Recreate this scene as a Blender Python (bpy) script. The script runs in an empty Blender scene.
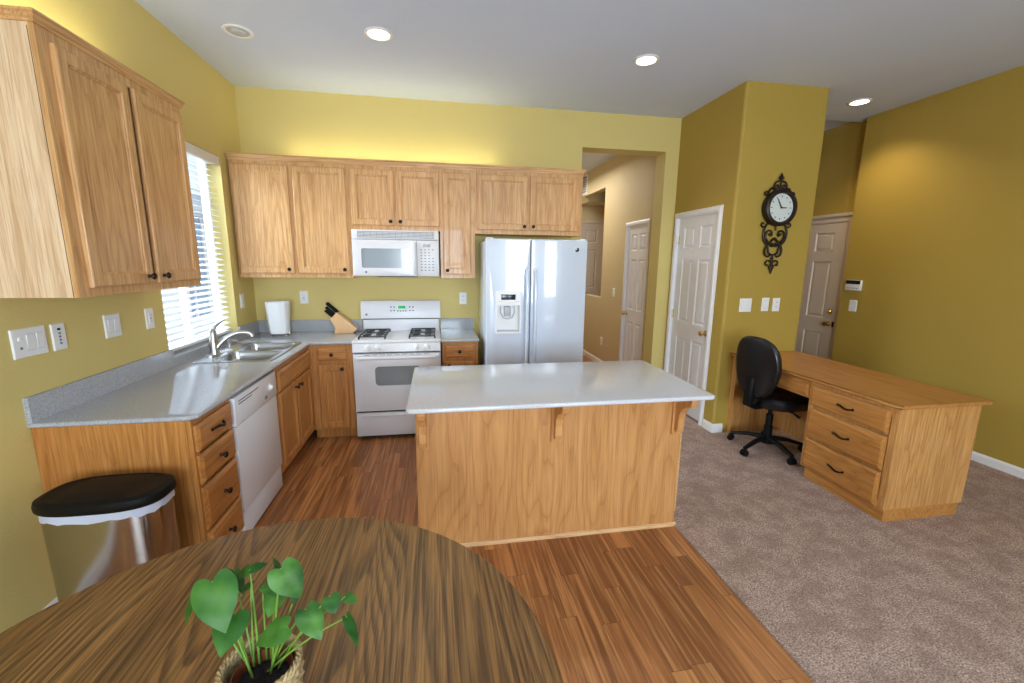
import bpy, bmesh, math, random
from mathutils import Vector, Matrix
PI = math.pi
SC = bpy.context.scene
COL = SC.collection

# ------------------------------------------------------------------ camera, world, exposure
CAM_LOC = (1.706, -4.440, 1.580)
YAW, PITCH, ROLL, FPX = math.radians(9.855), math.radians(10.519), math.radians(0.614), 430.37
cd = bpy.data.cameras.new('camera')
cam = bpy.data.objects.new('camera', cd)
COL.objects.link(cam)
SC.camera = cam
cd.sensor_fit = 'HORIZONTAL'
cd.sensor_width = 36.0
cd.lens = FPX * 36.0 / 1024.0
cd.clip_start = 0.02
_F = Vector((math.sin(YAW) * math.cos(PITCH), math.cos(YAW) * math.cos(PITCH), -math.sin(PITCH)))
_R = Vector((math.cos(YAW), -math.sin(YAW), 0))
_U = _R.cross(_F)
_R2 = _R * math.cos(ROLL) + _U * math.sin(ROLL)
_U2 = -_R * math.sin(ROLL) + _U * math.cos(ROLL)
cam.matrix_world = Matrix(((_R2.x, _U2.x, -_F.x, CAM_LOC[0]), (_R2.y, _U2.y, -_F.y, CAM_LOC[1]),
                           (_R2.z, _U2.z, -_F.z, CAM_LOC[2]), (0, 0, 0, 1)))

SC.view_settings.view_transform = 'Standard'
SC.view_settings.look = 'None'
SC.view_settings.gamma = 1.0
SC.view_settings.use_curve_mapping = False
SC.view_settings.exposure = 0.0
SC.cycles.use_denoising = True
SC.cycles.max_bounces = 12
SC.cycles.diffuse_bounces = 6
SC.cycles.sample_clamp_indirect = 6.0
SC.cycles.caustics_reflective = False
SC.cycles.caustics_refractive = False

world = bpy.data.worlds.new('world')
SC.world = world
world.use_nodes = True
_bg = world.node_tree.nodes['Background']
_bg.inputs[0].default_value = (0.72, 0.86, 1.0, 1)
_bg.inputs[1].default_value = 1.05


def area_light(name, loc, rot, sx, sy, power, color=(1, 1, 1), spread=180):
    d = bpy.data.lights.new(name, 'AREA')
    d.shape = 'RECTANGLE'
    d.size, d.size_y = sx, sy
    d.energy = power
    d.color = color
    d.spread = math.radians(spread)
    o = bpy.data.objects.new(name, d)
    o.location, o.rotation_euler = loc, rot
    COL.objects.link(o)
    return o


# daylight through the windows behind the camera and the kitchen window, then added fills for hall and entry
area_light('daylight_rear_left', (1.6, -7.05, 1.5), (PI / 2, 0, 0), 1.5, 1.7, 200, (0.74, 0.87, 1.0))
area_light('daylight_rear_right', (3.78, -7.05, 1.5), (PI / 2, 0, 0), 1.02, 1.4, 110, (0.74, 0.87, 1.0))
area_light('daylight_kitchen_window', (-1.5, -0.91, 3.0), (0, -math.radians(48), 0), 2.0, 2.0, 560, (0.76, 0.88, 1.0))
area_light('hall_fill', (3.55, 2.2, 2.9), (0, 0, 0), 0.6, 1.6, 26, (1.0, 0.95, 0.88))  # added soft fill hung under the hall ceiling, not daylight
area_light('entry_fill', (5.6, 0.6, 2.85), (0, 0, 0), 0.4, 0.6, 1.0, (1.0, 0.9, 0.75))  # weak fill lamp added over the entry, no window behind it

sund = bpy.data.lights.new('sun', 'SUN')
sund.energy = 3.2
sund.angle = math.radians(1)
sund.color = (1.0, .97, .92)
suno = bpy.data.objects.new('sun', sund)
suno.rotation_euler = (0, math.radians(28), 0)
COL.objects.link(suno)

# ------------------------------------------------------------------ materials
def lin(c):
    return tuple(((x / 255) / 12.92 if x / 255 <= 0.04045 else ((x / 255 + 0.055) / 1.055) ** 2.4) for x in c) + (1,)


class NT:
    def __init__(self, name):
        self.m = bpy.data.materials.new(name)
        self.m.use_nodes = True
        self.t = self.m.node_tree
        self.b = self.t.nodes['Principled BSDF']

    def n(self, kind, **kw):
        nd = self.t.nodes.new(kind)
        for k, v in kw.items():
            if k.startswith('i_'):
                key = k[2:]
                key = int(key) if key.isdigit() else key
                nd.inputs[key].default_value = v
            else:
                setattr(nd, k, v)
        return nd

    def l(self, a, b):
        self.t.links.new(a, b)

    def math(self, op, a, b=None, clamp=False):
        nd = self.n('ShaderNodeMath', operation=op, use_clamp=clamp)
        for i, v in enumerate((a, b)):
            if v is None:
                continue
            if hasattr(v, 'links'):
                self.l(v, nd.inputs[i])
            else:
                nd.inputs[i].default_value = v
        return nd.outputs[0]

    def mix(self, f, a, b, blend='MIX'):
        nd = self.n('ShaderNodeMix', data_type='RGBA', blend_type=blend)
        for s, v in ((nd.inputs[0], f), (nd.inputs[6], a), (nd.inputs[7], b)):
            if hasattr(v, 'links'):
                self.l(v, s)
            else:
                s.default_value = v
        return nd.outputs[2]

    def ramp(self, f, stops):
        nd = self.n('ShaderNodeValToRGB')
        e = nd.color_ramp.elements
        while len(e) < len(stops):
            e.new(0.5)
        for q, (p, c) in zip(e, stops):
            q.position, q.color = p, c if len(c) == 4 else c + (1,)
        self.l(f, nd.inputs[0])
        return nd.outputs[0]

    def coords(self, scale=(1, 1, 1), rand=True):
        tc = self.n('ShaderNodeTexCoord')
        out = tc.outputs['Object']
        if rand:
            oi = self.n('ShaderNodeObjectInfo')
            add = self.n('ShaderNodeVectorMath', operation='ADD')
            cb = self.n('ShaderNodeCombineXYZ')
            r = self.math('MULTIPLY', oi.outputs['Random'], 37.0)
            for i in range(3):
                self.l(r, cb.inputs[i])
            self.l(out, add.inputs[0])
            self.l(cb.outputs[0], add.inputs[1])
            out = add.outputs[0]
        mp = self.n('ShaderNodeMapping')
        mp.inputs['Scale'].default_value = scale
        self.l(out, mp.inputs[0])
        return mp.outputs[0]

    def noise(self, vec, scale=1.0, detail=2.0, rough=0.5, dist=0.0):
        nd = self.n('ShaderNodeTexNoise')
        nd.inputs['Scale'].default_value = scale
        nd.inputs['Detail'].default_value = detail
        nd.inputs['Roughness'].default_value = rough
        nd.inputs['Distortion'].default_value = dist
        self.l(vec, nd.inputs['Vector'])
        return nd.outputs[0]

    def bump(self, h, strength, dist=0.001):
        nd = self.n('ShaderNodeBump')
        nd.inputs['Strength'].default_value = strength
        nd.inputs['Distance'].default_value = dist
        self.l(h, nd.inputs['Height'])
        self.l(nd.outputs[0], self.b.inputs['Normal'])

    def set(self, rough=0.5, metal=0.0, spec=0.5, coat=0.0, color=None):
        b = self.b
        b.inputs['Roughness'].default_value = rough
        b.inputs['Metallic'].default_value = metal
        b.inputs['Specular IOR Level'].default_value = spec
        b.inputs['Coat Weight'].default_value = coat
        b.inputs['Coat Roughness'].default_value = 0.03
        if color is not None:
            if hasattr(color, 'links'):
                self.l(color, b.inputs['Base Color'])
            else:
                b.inputs['Base Color'].default_value = color
        return self.m


def plain(name, rgb, rough=0.5, metal=0.0, spec=0.5, coat=0.0, var=0.04):
    t = NT(name)
    c = t.coords((1, 1, 1))
    f = t.noise(c, 9.0, 3)
    base = lin(rgb)
    lo = tuple(x * (1 - var) for x in base[:3]) + (1,)
    hi = tuple(min(1, x * (1 + var)) for x in base[:3]) + (1,)
    return t.set(rough, metal, spec, coat, t.mix(f, lo, hi))


def wood(name, light, mid, dark, axis='Z', rings=17, across=5.0, along=0.5, rough=0.38, ringmix=0.45, streak=0.5, coat=0.15):
    t = NT(name)
    a = 'XYZ'.index(axis)
    s = [across] * 3
    s[a] = along
    v = t.coords(tuple(s))
    h = t.noise(v, 1.0, 2.6, 0.42, 0.3)
    saw = t.math('FRACT', t.math('MULTIPLY', h, float(rings)))
    s2 = [170.0] * 3
    s2[a] = 5.0
    fine = t.noise(t.coords(tuple(s2)), 1.0, 3, 0.6)
    s3 = [14.0] * 3
    s3[a] = 0.7
    band = t.noise(t.coords(tuple(s3)), 1.0, 2, 0.5)
    ringc = t.ramp(saw, [(0.0, lin(mid)), (0.55, lin(light)), (0.86, lin(mid)), (1.0, lin(dark))])
    basec = t.ramp(band, [(0.3, lin(mid)), (0.7, lin(light))])
    c = t.mix(ringmix, basec, ringc)
    pores = t.ramp(fine, [(0.36, (0, 0, 0)), (0.52, (1, 1, 1))])
    s4 = [55.0] * 3
    s4[a] = 2.2
    mid_n = t.ramp(t.noise(t.coords(tuple(s4)), 1.0, 2, 0.6), [(0.45, (0, 0, 0)), (0.62, (1, 1, 1))])
    c = t.mix(t.math('MULTIPLY', mid_n, streak * .55), c, lin(dark))
    c2 = t.mix(t.math('MULTIPLY', t.math('SUBTRACT', 1.0, pores), streak), c, lin(dark))
    t.bump(fine, 0.12, 0.0006)
    return t.set(rough, 0, 0.4, coat, c2)


def paint(name, rgb, rough=0.6, bump=0.35):
    t = NT(name)
    v = t.coords((1, 1, 1), rand=False)
    h = t.noise(v, 95.0, 3, 0.55)
    t.bump(h, bump, 0.003)
    f = t.noise(v, 1.3, 2)
    b = lin(rgb)
    return t.set(rough, 0, 0.35, 0, t.mix(f, tuple(x * .97 for x in b[:3]) + (1,), tuple(min(1, x * 1.03) for x in b[:3]) + (1,)))


def stone(name, base, dark, light, rough=0.10):
    t = NT(name)
    v = t.coords((1, 1, 1), rand=False)
    n1 = t.noise(v, 260.0, 2, 0.6)
    n2 = t.noise(v, 420.0, 1, 0.5)
    c = t.mix(t.ramp(n1, [(0.42, (0, 0, 0)), (0.5, (1, 1, 1))]), lin(dark), lin(base))
    c = t.mix(t.ramp(n2, [(0.58, (0, 0, 0)), (0.66, (1, 1, 1))]), c, lin(light))
    return t.set(rough, 0, 0.5, 0, c)


def emis(name, rgb, strength):
    t = NT(name)
    t.b.inputs['Emission Color'].default_value = lin(rgb)
    t.b.inputs['Emission Strength'].default_value = strength
    return t.set(0.5, color=lin(rgb))


OAK_L, OAK_M, OAK_D = (222, 178, 124), (203, 154, 98), (160, 108, 60)
M = {}
M['oak'] = wood('oak_vertical', OAK_L, OAK_M, OAK_D, 'Z')
M['oak_x'] = wood('oak_horizontal', OAK_L, OAK_M, OAK_D, 'X')
M['oak_y'] = wood('oak_lengthwise', OAK_L, OAK_M, OAK_D, 'Y')
M['oak_pale'] = wood('oak_side_panel', (236, 212, 180), (222, 190, 152), (176, 138, 100), 'Z', rings=12)
HON_L, HON_M, HON_D = (202, 144, 80), (180, 118, 58), (138, 84, 38)
M['honey'] = wood('honey_oak_vertical', HON_L, HON_M, HON_D, 'Z')
M['honey_x'] = wood('honey_oak_horizontal', HON_L, HON_M, HON_D, 'X')
M['honey_y'] = wood('honey_oak_lengthwise', HON_L, HON_M, HON_D, 'Y')
M['island'] = wood('island_oak_panel', (206, 154, 96), (186, 132, 76), (150, 98, 52), 'Z', rings=16, across=3.2, along=0.5, ringmix=0.45, streak=0.35)
M['desk'] = wood('desk_oak_vertical', (212, 160, 96), (190, 136, 76), (140, 92, 46), 'Z', rings=14, across=6)
M['desk_x'] = wood('desk_oak_horizontal', (200, 142, 76), (180, 122, 60), (140, 88, 40), 'X', rings=14)
M['tablewood'] = wood('dark_oak_table', (146, 108, 62), (120, 86, 48), (46, 30, 16), 'Y', rings=26, across=2.1, along=0.24, rough=0.36, ringmix=0.5, streak=0.75, coat=0.25)
M['trimwood'] = wood('pale_oak_trim', (226, 186, 136), (206, 160, 108), (170, 120, 72), 'X')
M['yellow'] = paint('pale_yellow_paint', (212, 193, 122))
M['tan'] = paint('hall_tan_paint', (208, 190, 148))
M['gold'] = paint('olive_gold_paint', (174, 147, 66))
M['ceil'] = paint('ceiling_paint', (208, 219, 238), 0.8, 0.2)
M['white'] = plain('white_trim_paint', (236, 236, 236), 0.35)
M['doorwhite'] = plain('white_door_paint', (232, 232, 236), 0.35)
M['tandoor'] = plain('taupe_door_paint', (205, 190, 172), 0.4)
M['enamel'] = plain('white_enamel', (222, 222, 226), 0.28, spec=.35, var=0.01)
M['fridge'] = plain('fridge_enamel', (206, 217, 232), 0.2, coat=0.6, var=0.01)
M['plastic'] = plain('white_plastic', (235, 236, 236), 0.35, var=0.01)
M['grayplastic'] = plain('pale_grey_plastic', (190, 194, 198), 0.4)
M['blackplastic'] = plain('black_plastic', (14, 14, 15), 0.5, spec=.18)
M['darkgap'] = plain('dark_shadow_gap', (26, 24, 22), 0.7)
M['leather'] = plain('black_vinyl', (16, 17, 20), 0.28, spec=0.6)
M['bronze'] = plain('oil_rubbed_bronze', (42, 30, 24), 0.35, metal=0.7)
M['iron'] = plain('dark_wrought_iron', (38, 26, 20), 0.45, metal=0.3)
M['chrome'] = plain('chrome', (225, 225, 228), 0.12, metal=1.0)
M['steel'] = plain('brushed_steel', (190, 192, 196), 0.25, metal=1.0)
M['nickel'] = plain('satin_nickel', (190, 188, 184), 0.28, metal=1.0)
M['brass'] = plain('brass', (238, 212, 150), 0.2, metal=1.0)
M['glassgrey'] = plain('grey_oven_glass', (128, 136, 140), 0.12, coat=0.5)
M['mwglass'] = plain('grey_microwave_window', (150, 162, 172), 0.15, coat=0.5)
M['counter'] = stone('grey_speckled_countertop', (172, 175, 180), (138, 143, 152), (212, 214, 216))
M['islandtop'] = stone('pale_speckled_countertop', (204, 206, 210), (182, 184, 192), (226, 226, 228))
M['castiron'] = plain('grate_cast_iron', (40, 42, 46), 0.5)
M['display'] = plain('dark_display', (24, 28, 40), 0.2)
M['green'] = emis('green_display', (20, 150, 70), 0.8)
M['amber'] = emis('amber_display', (110, 90, 30), 0.3)
M['lens'] = emis('lamp_lens', (255, 238, 210), 9.0)
M['black'] = plain('black_ink', (12, 12, 12), 0.5)
M['ink'] = plain('grey_ink', (120, 124, 130), 0.5)
M['clockface'] = plain('clock_face', (214, 220, 216), 0.4)
M['knifewood'] = wood('beech_block', (226, 186, 138), (214, 170, 120), (190, 142, 92), 'Z', rings=6, ringmix=0.3, streak=0.2)
M['bag'] = plain('pale_blue_liner', (196, 206, 226), 0.4)
M['soil'] = plain('dark_soil', (38, 30, 30), 0.9, var=0.5)
M['terracotta'] = plain('terracotta', (128, 62, 36), 0.6)
M['stem'] = plain('green_stem', (104, 138, 52), 0.45)
M['exterior'] = plain('exterior_stucco', (215, 225, 235), 0.9)
M['outdoor_ground'] = plain('outdoor_ground', (150, 150, 145), 0.9)


def make_table():
    """wide boards side by side, cathedral figure and fine dark pores, grain along y"""
    t = NT('dark_oak_boards')
    tc = t.n('ShaderNodeTexCoord')
    sp = t.n('ShaderNodeSeparateXYZ')
    t.l(tc.outputs['Object'], sp.inputs[0])
    i = t.math('FLOOR', t.math('DIVIDE', t.math('ADD', sp.outputs[0], 3.02), 0.135))
    wn = t.n('ShaderNodeTexWhiteNoise', noise_dimensions='1D')
    t.l(i, wn.inputs['W'])
    sh = t.n('ShaderNodeVectorMath', operation='ADD')
    cb = t.n('ShaderNodeCombineXYZ')
    t.l(t.math('MULTIPLY', wn.outputs[0], 9.0), cb.inputs[0])
    t.l(t.math('MULTIPLY', wn.outputs[0], 23.0), cb.inputs[1])
    t.l(tc.outputs['Object'], sh.inputs[0])
    t.l(cb.outputs[0], sh.inputs[1])

    def nz(sx, sy, det, rough, dist=0.0):
        mp = t.n('ShaderNodeMapping')
        mp.inputs['Scale'].default_value = (sx, sy, sx)
        t.l(sh.outputs[0], mp.inputs[0])
        return t.noise(mp.outputs[0], 1.0, det, rough, dist)
    h = nz(3.0, 0.33, 1.6, 0.4, 0.22)
    saw = t.math('FRACT', t.math('MULTIPLY', h, 46.0))
    ring = t.ramp(saw, [(0.0, (0, 0, 0)), (0.35, (0, 0, 0)), (0.55, (.6, .6, .6)), (0.78, (1, 1, 1)), (0.92, (1, 1, 1)), (1.0, (0, 0, 0))])
    fine = t.ramp(nz(260, 3.2, 3, 0.65), [(0.44, (1, 1, 1)), (0.56, (0, 0, 0))])
    fine2 = t.ramp(nz(120, 5.0, 2, 0.6), [(0.46, (0, 0, 0)), (0.6, (1, 1, 1))])
    tone = t.mix(wn.outputs[0], lin((136, 94, 48)), lin((156, 112, 62)))
    c = t.mix(t.math('MULTIPLY', ring, 0.7), tone, lin((44, 26, 10)))
    c = t.mix(t.math('MULTIPLY', fine, 0.55), c, lin((48, 32, 16)))
    c = t.mix(t.math('MULTIPLY', fine2, 0.22), c, lin((176, 134, 80)))
    t.bump(fine, 0.15, 0.0006)
    return t.set(0.34, 0, 0.5, 0.0, c)


def make_floor():
    t = NT('laminate_planks')
    tc = t.n('ShaderNodeTexCoord')
    sp = t.n('ShaderNodeSeparateXYZ')
    t.l(tc.outputs['Object'], sp.inputs[0])
    u = t.math('DIVIDE', sp.outputs[0], 0.092)
    i = t.math('FLOOR', u)
    wn = t.n('ShaderNodeTexWhiteNoise', noise_dimensions='1D')
    t.l(i, wn.inputs['W'])
    v = t.math('ADD', t.math('DIVIDE', sp.outputs[1], 0.72), t.math('MULTIPLY', wn.outputs[0], 7.0))
    j = t.math('FLOOR', v)
    cb = t.n('ShaderNodeCombineXYZ')
    t.l(i, cb.inputs[0])
    t.l(j, cb.inputs[1])
    w2 = t.n('ShaderNodeTexWhiteNoise', noise_dimensions='3D')
    t.l(cb.outputs[0], w2.inputs['Vector'])
    tone = t.ramp(w2.outputs[0], [(0.0, lin((140, 88, 52))), (0.35, lin((170, 110, 64))), (0.7, lin((192, 130, 78))), (1.0, lin((214, 154, 96)))])
    # streaks that differ from plank to plank
    sh = t.n('ShaderNodeVectorMath', operation='MULTIPLY_ADD')
    t.l(cb.outputs[0], sh.inputs[0])
    sh.inputs[1].default_value = (3.7, 5.1, 0)
    t.l(tc.outputs['Object'], sh.inputs[2])
    mp = t.n('ShaderNodeMapping')
    mp.inputs['Scale'].default_value = (22, 1.1, 22)
    t.l(sh.outputs[0], mp.inputs[0])
    st = t.noise(mp.outputs[0], 1.0, 4, 0.6, 0.6)
    c = t.mix(t.ramp(st, [(0.38, (1, 1, 1)), (0.62, (0, 0, 0))]), tone, lin((126, 78, 44)))
    mp2 = t.n('ShaderNodeMapping')
    mp2.inputs['Scale'].default_value = (60, 1.6, 60)
    t.l(sh.outputs[0], mp2.inputs[0])
    st2 = t.noise(mp2.outputs[0], 1.0, 3, 0.6, 0.3)
    c = t.mix(t.math('MULTIPLY', t.ramp(st2, [(0.5, (0, 0, 0)), (0.66, (1, 1, 1))]), 0.6), c, lin((206, 152, 96)))
    fu = t.math('FRACT', u)
    fv = t.math('FRACT', v)
    e1 = t.math('LESS_THAN', fu, 0.02)
    e2 = t.math('LESS_THAN', fv, 0.0035)
    e = t.math('MAXIMUM', e1, e2)
    c = t.mix(t.math('MULTIPLY', e, 0.55), c, lin((58, 32, 18)))
    return t.set(0.33, 0, 0.4, 0.0, c)


def make_carpet():
    t = NT('taupe_carpet')
    v = t.coords((1, 1, 1), rand=False)
    n1 = t.noise(v, 150.0, 2, 0.7)
    n2 = t.noise(v, 7.0, 4, 0.65)
    n3 = t.noise(v, 420.0, 2, 0.6)
    c = t.ramp(n1, [(0.34, lin((128, 104, 94))), (0.5, lin((198, 172, 158))), (0.68, lin((240, 220, 204)))])
    c = t.mix(t.ramp(n2, [(0.42, (0, 0, 0)), (0.58, (1, 1, 1))]), t.mix(0.45, c, lin((150, 122, 110))), c)
    h = t.math('ADD', n1, t.math('MULTIPLY', n3, 0.5))
    t.bump(h, 0.9, 0.012)
    return t.set(0.95, 0, 0.1, 0, c)


def make_basket():
    t = NT('seagrass_weave')
    v = t.coords((1, 1, 1))
    n = t.noise(v, 160, 3, 0.6)
    c = t.ramp(n, [(0.3, lin((110, 88, 54))), (0.55, lin((176, 152, 108))), (0.8, lin((206, 186, 146)))])
    t.bump(n, 0.6, 0.002)
    return t.set(0.8, color=c)


def make_leaf():
    t = NT('heart_leaf')
    v = t.coords((1, 1, 1))
    n = t.noise(v, 14, 3, 0.5)
    oi = t.n('ShaderNodeObjectInfo')
    a = t.mix(oi.outputs['Random'], lin((8, 52, 18)), lin((40, 86, 24)))
    c = t.mix(t.ramp(n, [(0.4, (0, 0, 0)), (0.7, (1, 1, 1))]), a, lin((66, 110, 34)))
    t.b.inputs['Transmission Weight'].default_value = 0.0
    t.b.inputs['Subsurface Weight'].default_value = 0.0
    return t.set(0.5, 0, 0.3, 0, c)


def make_steelcan():
    t = NT('polished_stainless')
    v = t.coords((2, 2, 90))
    n = t.noise(v, 1, 2)
    t.bump(n, 0.03, 0.0004)
    return t.set(0.15, 1.0, 0.5, 0, lin((176, 172, 168)))


def make_glass():
    t = NT('window_glass')
    tr = t.n('ShaderNodeBsdfTransparent')
    gl = t.n('ShaderNodeBsdfGlossy')
    gl.inputs['Roughness'].default_value = 0.02
    mx = t.n('ShaderNodeMixShader')
    mx.inputs[0].default_value = 0.06
    t.l(tr.outputs[0], mx.inputs[1])
    t.l(gl.outputs[0], mx.inputs[2])
    t.l(mx.outputs[0], t.t.nodes['Material Output'].inputs[0])
    return t.m


def make_slat():
    t = NT('white_blind_slat')
    d = t.n('ShaderNodeBsdfDiffuse')
    d.inputs[0].default_value = lin((240, 242, 245))
    tl = t.n('ShaderNodeBsdfTranslucent')
    tl.inputs[0].default_value = lin((240, 244, 250))
    mx = t.n('ShaderNodeMixShader')
    mx.inputs[0].default_value = 0.35
    t.l(d.outputs[0], mx.inputs[1])
    t.l(tl.outputs[0], mx.inputs[2])
    t.l(mx.outputs[0], t.t.nodes['Material Output'].inputs[0])
    return t.m


M['sky_pane'] = plain('pale_blue_house_pane', (120, 150, 186), 0.3)
M['seam'] = plain('dark_wood_seam', (120, 78, 56), 0.6)
M['pale_brass'] = plain('pale_brass', (196, 180, 140), 0.35, metal=0.8)
M['tabletop'] = make_table()
M['floor'] = make_floor()
M['carpet'] = make_carpet()
M['basket'] = make_basket()
M['leaf'] = make_leaf()
M['steelcan'] = make_steelcan()
M['glass'] = make_glass()
M['slat'] = make_slat()

# ------------------------------------------------------------------ mesh helpers
class MB:
    def __init__(self):
        self.bm = bmesh.new()

    def box(self, x0, x1, y0, y1, z0, z1, bev=0.0, seg=2):
        bm = self.bm
        vs = [bm.verts.new((x, y, z)) for z in (z0, z1) for y in (y0, y1) for x in (x0, x1)]
        F = [(0, 2, 3, 1), (4, 5, 7, 6), (0, 1, 5, 4), (2, 6, 7, 3), (0, 4, 6, 2), (1, 3, 7, 5)]
        fs = [bm.faces.new([vs[i] for i in f]) for f in F]
        if bev > 0:
            es = list({e for f in fs for e in f.edges})
            bmesh.ops.bevel(bm, geom=es, offset=bev, segments=seg, profile=0.5, affect='EDGES')
        return self

    def tube(self, pts, r, seg=10, cap=True, sx=1.0, up=None):
        """round (or flattened: sx scales the width) tube along pts, r number or list"""
        bm = self.bm
        pts = [Vector(p) for p in pts]
        n = len(pts)
        rr = r if isinstance(r, (list, tuple)) else [r] * n
        T = []
        for i in range(n):
            a, b = pts[max(i - 1, 0)], pts[min(i + 1, n - 1)]
            T.append((b - a).normalized())
        nrm = Vector(up) if up else (Vector((0, 0, 1)) if abs(T[0].z) < 0.9 else Vector((1, 0, 0)))
        rings = []
        for i in range(n):
            nrm = (nrm - T[i] * nrm.dot(T[i])).normalized()
            bi = T[i].cross(nrm)
            rings.append([bm.verts.new(pts[i] + (bi * math.cos(2 * PI * k / seg) * sx + nrm * math.sin(2 * PI * k / seg)) * rr[i]) for k in range(seg)])
        for a, b in zip(rings, rings[1:]):
            for k in range(seg):
                bm.faces.new((a[k], a[(k + 1) % seg], b[(k + 1) % seg], b[k]))
        if cap:
            bm.faces.new(rings[0][::-1])
            bm.faces.new(rings[-1])
        return self

    def lathe(self, prof, c=(0, 0, 0), seg=28, axis='Z', sx=1, sy=1, cap=True):
        """prof: list of (radius, height)"""
        bm = self.bm
        c = Vector(c)
        rings = []
        for r, h in prof:
            ring = []
            for k in range(seg):
                a = 2 * PI * k / seg
                u, v = math.cos(a) * r * sx, math.sin(a) * r * sy
                p = {'Z': (u, v, h), 'Y': (u, h, v), 'X': (h, u, v)}[axis]
                ring.append(bm.verts.new(c + Vector(p)))
            rings.append(ring)
        for a, b in zip(rings, rings[1:]):
            for k in range(seg):
                bm.faces.new((a[k], a[(k + 1) % seg], b[(k + 1) % seg], b[k]))
        if cap:
            bm.faces.new(rings[0][::-1])
            bm.faces.new(rings[-1])
        return self

    def loft(self, rings, cap0=True, cap1=True):
        bm = self.bm
        R = [[bm.verts.new(p) for p in ring] for ring in rings]
        n = len(R[0])
        for a, b in zip(R, R[1:]):
            for k in range(n):
                bm.faces.new((a[k], a[(k + 1) % n], b[(k + 1) % n], b[k]))
        if cap0:
            bm.faces.new(R[0][::-1])
        if cap1:
            bm.faces.new(R[-1])
        return self

    def prism(self, poly, axis, a, b, bev=0.0):
        """poly in the two other axes (in xyz order), extruded along axis from a to b"""
        def P(p, h):
            if axis == 'X':
                return (h, p[0], p[1])
            if axis == 'Y':
                return (p[0], h, p[1])
            return (p[0], p[1], h)
        bm = self.bm
        A = [bm.verts.new(P(p, a)) for p in poly]
        B = [bm.verts.new(P(p, b)) for p in poly]
        fs = [bm.faces.new(A), bm.faces.new(B[::-1])]
        n = len(poly)
        for k in range(n):
            fs.append(bm.faces.new((A[k], B[k], B[(k + 1) % n], A[(k + 1) % n])))
        if bev:
            bmesh.ops.bevel(bm, geom=list(set(fs[0].edges) | set(fs[1].edges)), offset=bev, segments=2, profile=0.5, affect='EDGES')
        return self

    def rings(self, x0, x1, z0, z1, prof, y=0.0, back=True):
        """moulded panel facing -y; prof = list of (inset, forward)"""
        R = []
        for ins, fw in prof:
            R.append([(x0 + ins, y - fw, z0 + ins), (x1 - ins, y - fw, z0 + ins), (x1 - ins, y - fw, z1 - ins), (x0 + ins, y - fw, z1 - ins)])
        return self.loft(R, cap0=back)

    def slab(self, outer, holes, axis, a, b, bev=0.0, seg=3):
        """plate with holes: outlines in the plane across axis, thickness from a to b; bevel rounds the outer rim at b"""
        def P(p, h):
            if axis == 'X':
                return (h, p[0], p[1])
            if axis == 'Y':
                return (p[0], h, p[1])
            return (p[0], p[1], h)
        bm = self.bm
        es, outer_v = [], []
        loops = []
        for li, lp in enumerate([outer] + list(holes)):
            vs = [bm.verts.new(P(p, b)) for p in lp]
            loops.append(vs)
            es += [bm.edges.new((vs[k], vs[(k + 1) % len(vs)])) for k in range(len(vs))]
        r = bmesh.ops.triangle_fill(bm, use_beauty=True, edges=es)
        top = [f for f in r['geom'] if isinstance(f, bmesh.types.BMFace)]
        # second skin
        lower = [[bm.verts.new(P(p, a)) for p in lp] for lp in [outer] + list(holes)]
        mp = {}
        for L, Lo in zip(loops, lower):
            for v1, v2 in zip(L, Lo):
                mp[v1] = v2
        for f in top:
            bm.faces.new([mp[v] for v in f.verts][::-1])
        for L in loops:
            for k in range(len(L)):
                v, w = L[k], L[(k + 1) % len(L)]
                bm.faces.new((v, w, mp[w], mp[v]))
        if bev:
            L = loops[0]
            ed = []
            for k in range(len(L)):
                e = bm.edges.get((L[k], L[(k + 1) % len(L)]))
                if e:
                    ed.append(e)
                e2 = bm.edges.get((mp[L[k]], mp[L[(k + 1) % len(L)]]))
                if e2:
                    ed.append(e2)
            bmesh.ops.bevel(bm, geom=ed, offset=bev, segments=seg, profile=0.5, affect='EDGES')
        return self

    def sphere(self, c, r, seg=16, sc=(1, 1, 1)):
        m = Matrix.Translation(c) @ Matrix.Diagonal((r * sc[0], r * sc[1], r * sc[2], 1))
        bmesh.ops.create_uvsphere(self.bm, u_segments=seg, v_segments=seg // 2 + 2, radius=1.0, matrix=m)
        return self

    def xf(self, mat):
        bmesh.ops.transform(self.bm, matrix=mat, verts=self.bm.verts)
        return self

    def obj(self, name, mat, parent=None, smooth=True, loc=(0, 0, 0)):
        bm = self.bm
        bmesh.ops.remove_doubles(bm, verts=bm.verts, dist=1e-6)
        bmesh.ops.recalc_face_normals(bm, faces=bm.faces)
        me = bpy.data.meshes.new(name)
        bm.to_mesh(me)
        bm.free()
        me.materials.append(M[mat] if isinstance(mat, str) else mat)
        if smooth:
            me.polygons.foreach_set('use_smooth', [True] * len(me.polygons))
            me.set_sharp_from_angle(angle=math.radians(32))
        o = bpy.data.objects.new(name, me)
        COL.objects.link(o)
        o.location = loc
        if parent:
            o.parent = parent
        return o


def thing(name, label, cat, loc=(0, 0, 0), rz=0.0, group=None):
    o = bpy.data.objects.new(name, None)
    o.empty_display_size = 0.1
    COL.objects.link(o)
    o.location = loc
    o.rotation_euler = (0, 0, rz)
    o['label'], o['category'] = label, cat
    if group:
        o['group'] = group
    return o


def tag(o, label, cat, group=None):
    o['label'], o['category'] = label, cat
    if group:
        o['group'] = group
    return o


def struct(o, label=None):
    o['kind'] = 'structure'
    if label:
        o['label'] = label
    return o


def tree_copy(o, parent=None):
    c = o.copy()
    COL.objects.link(c)
    if parent:
        c.parent = parent
    for ch in list(o.children):
        tree_copy(ch, c)
    return c


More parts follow.
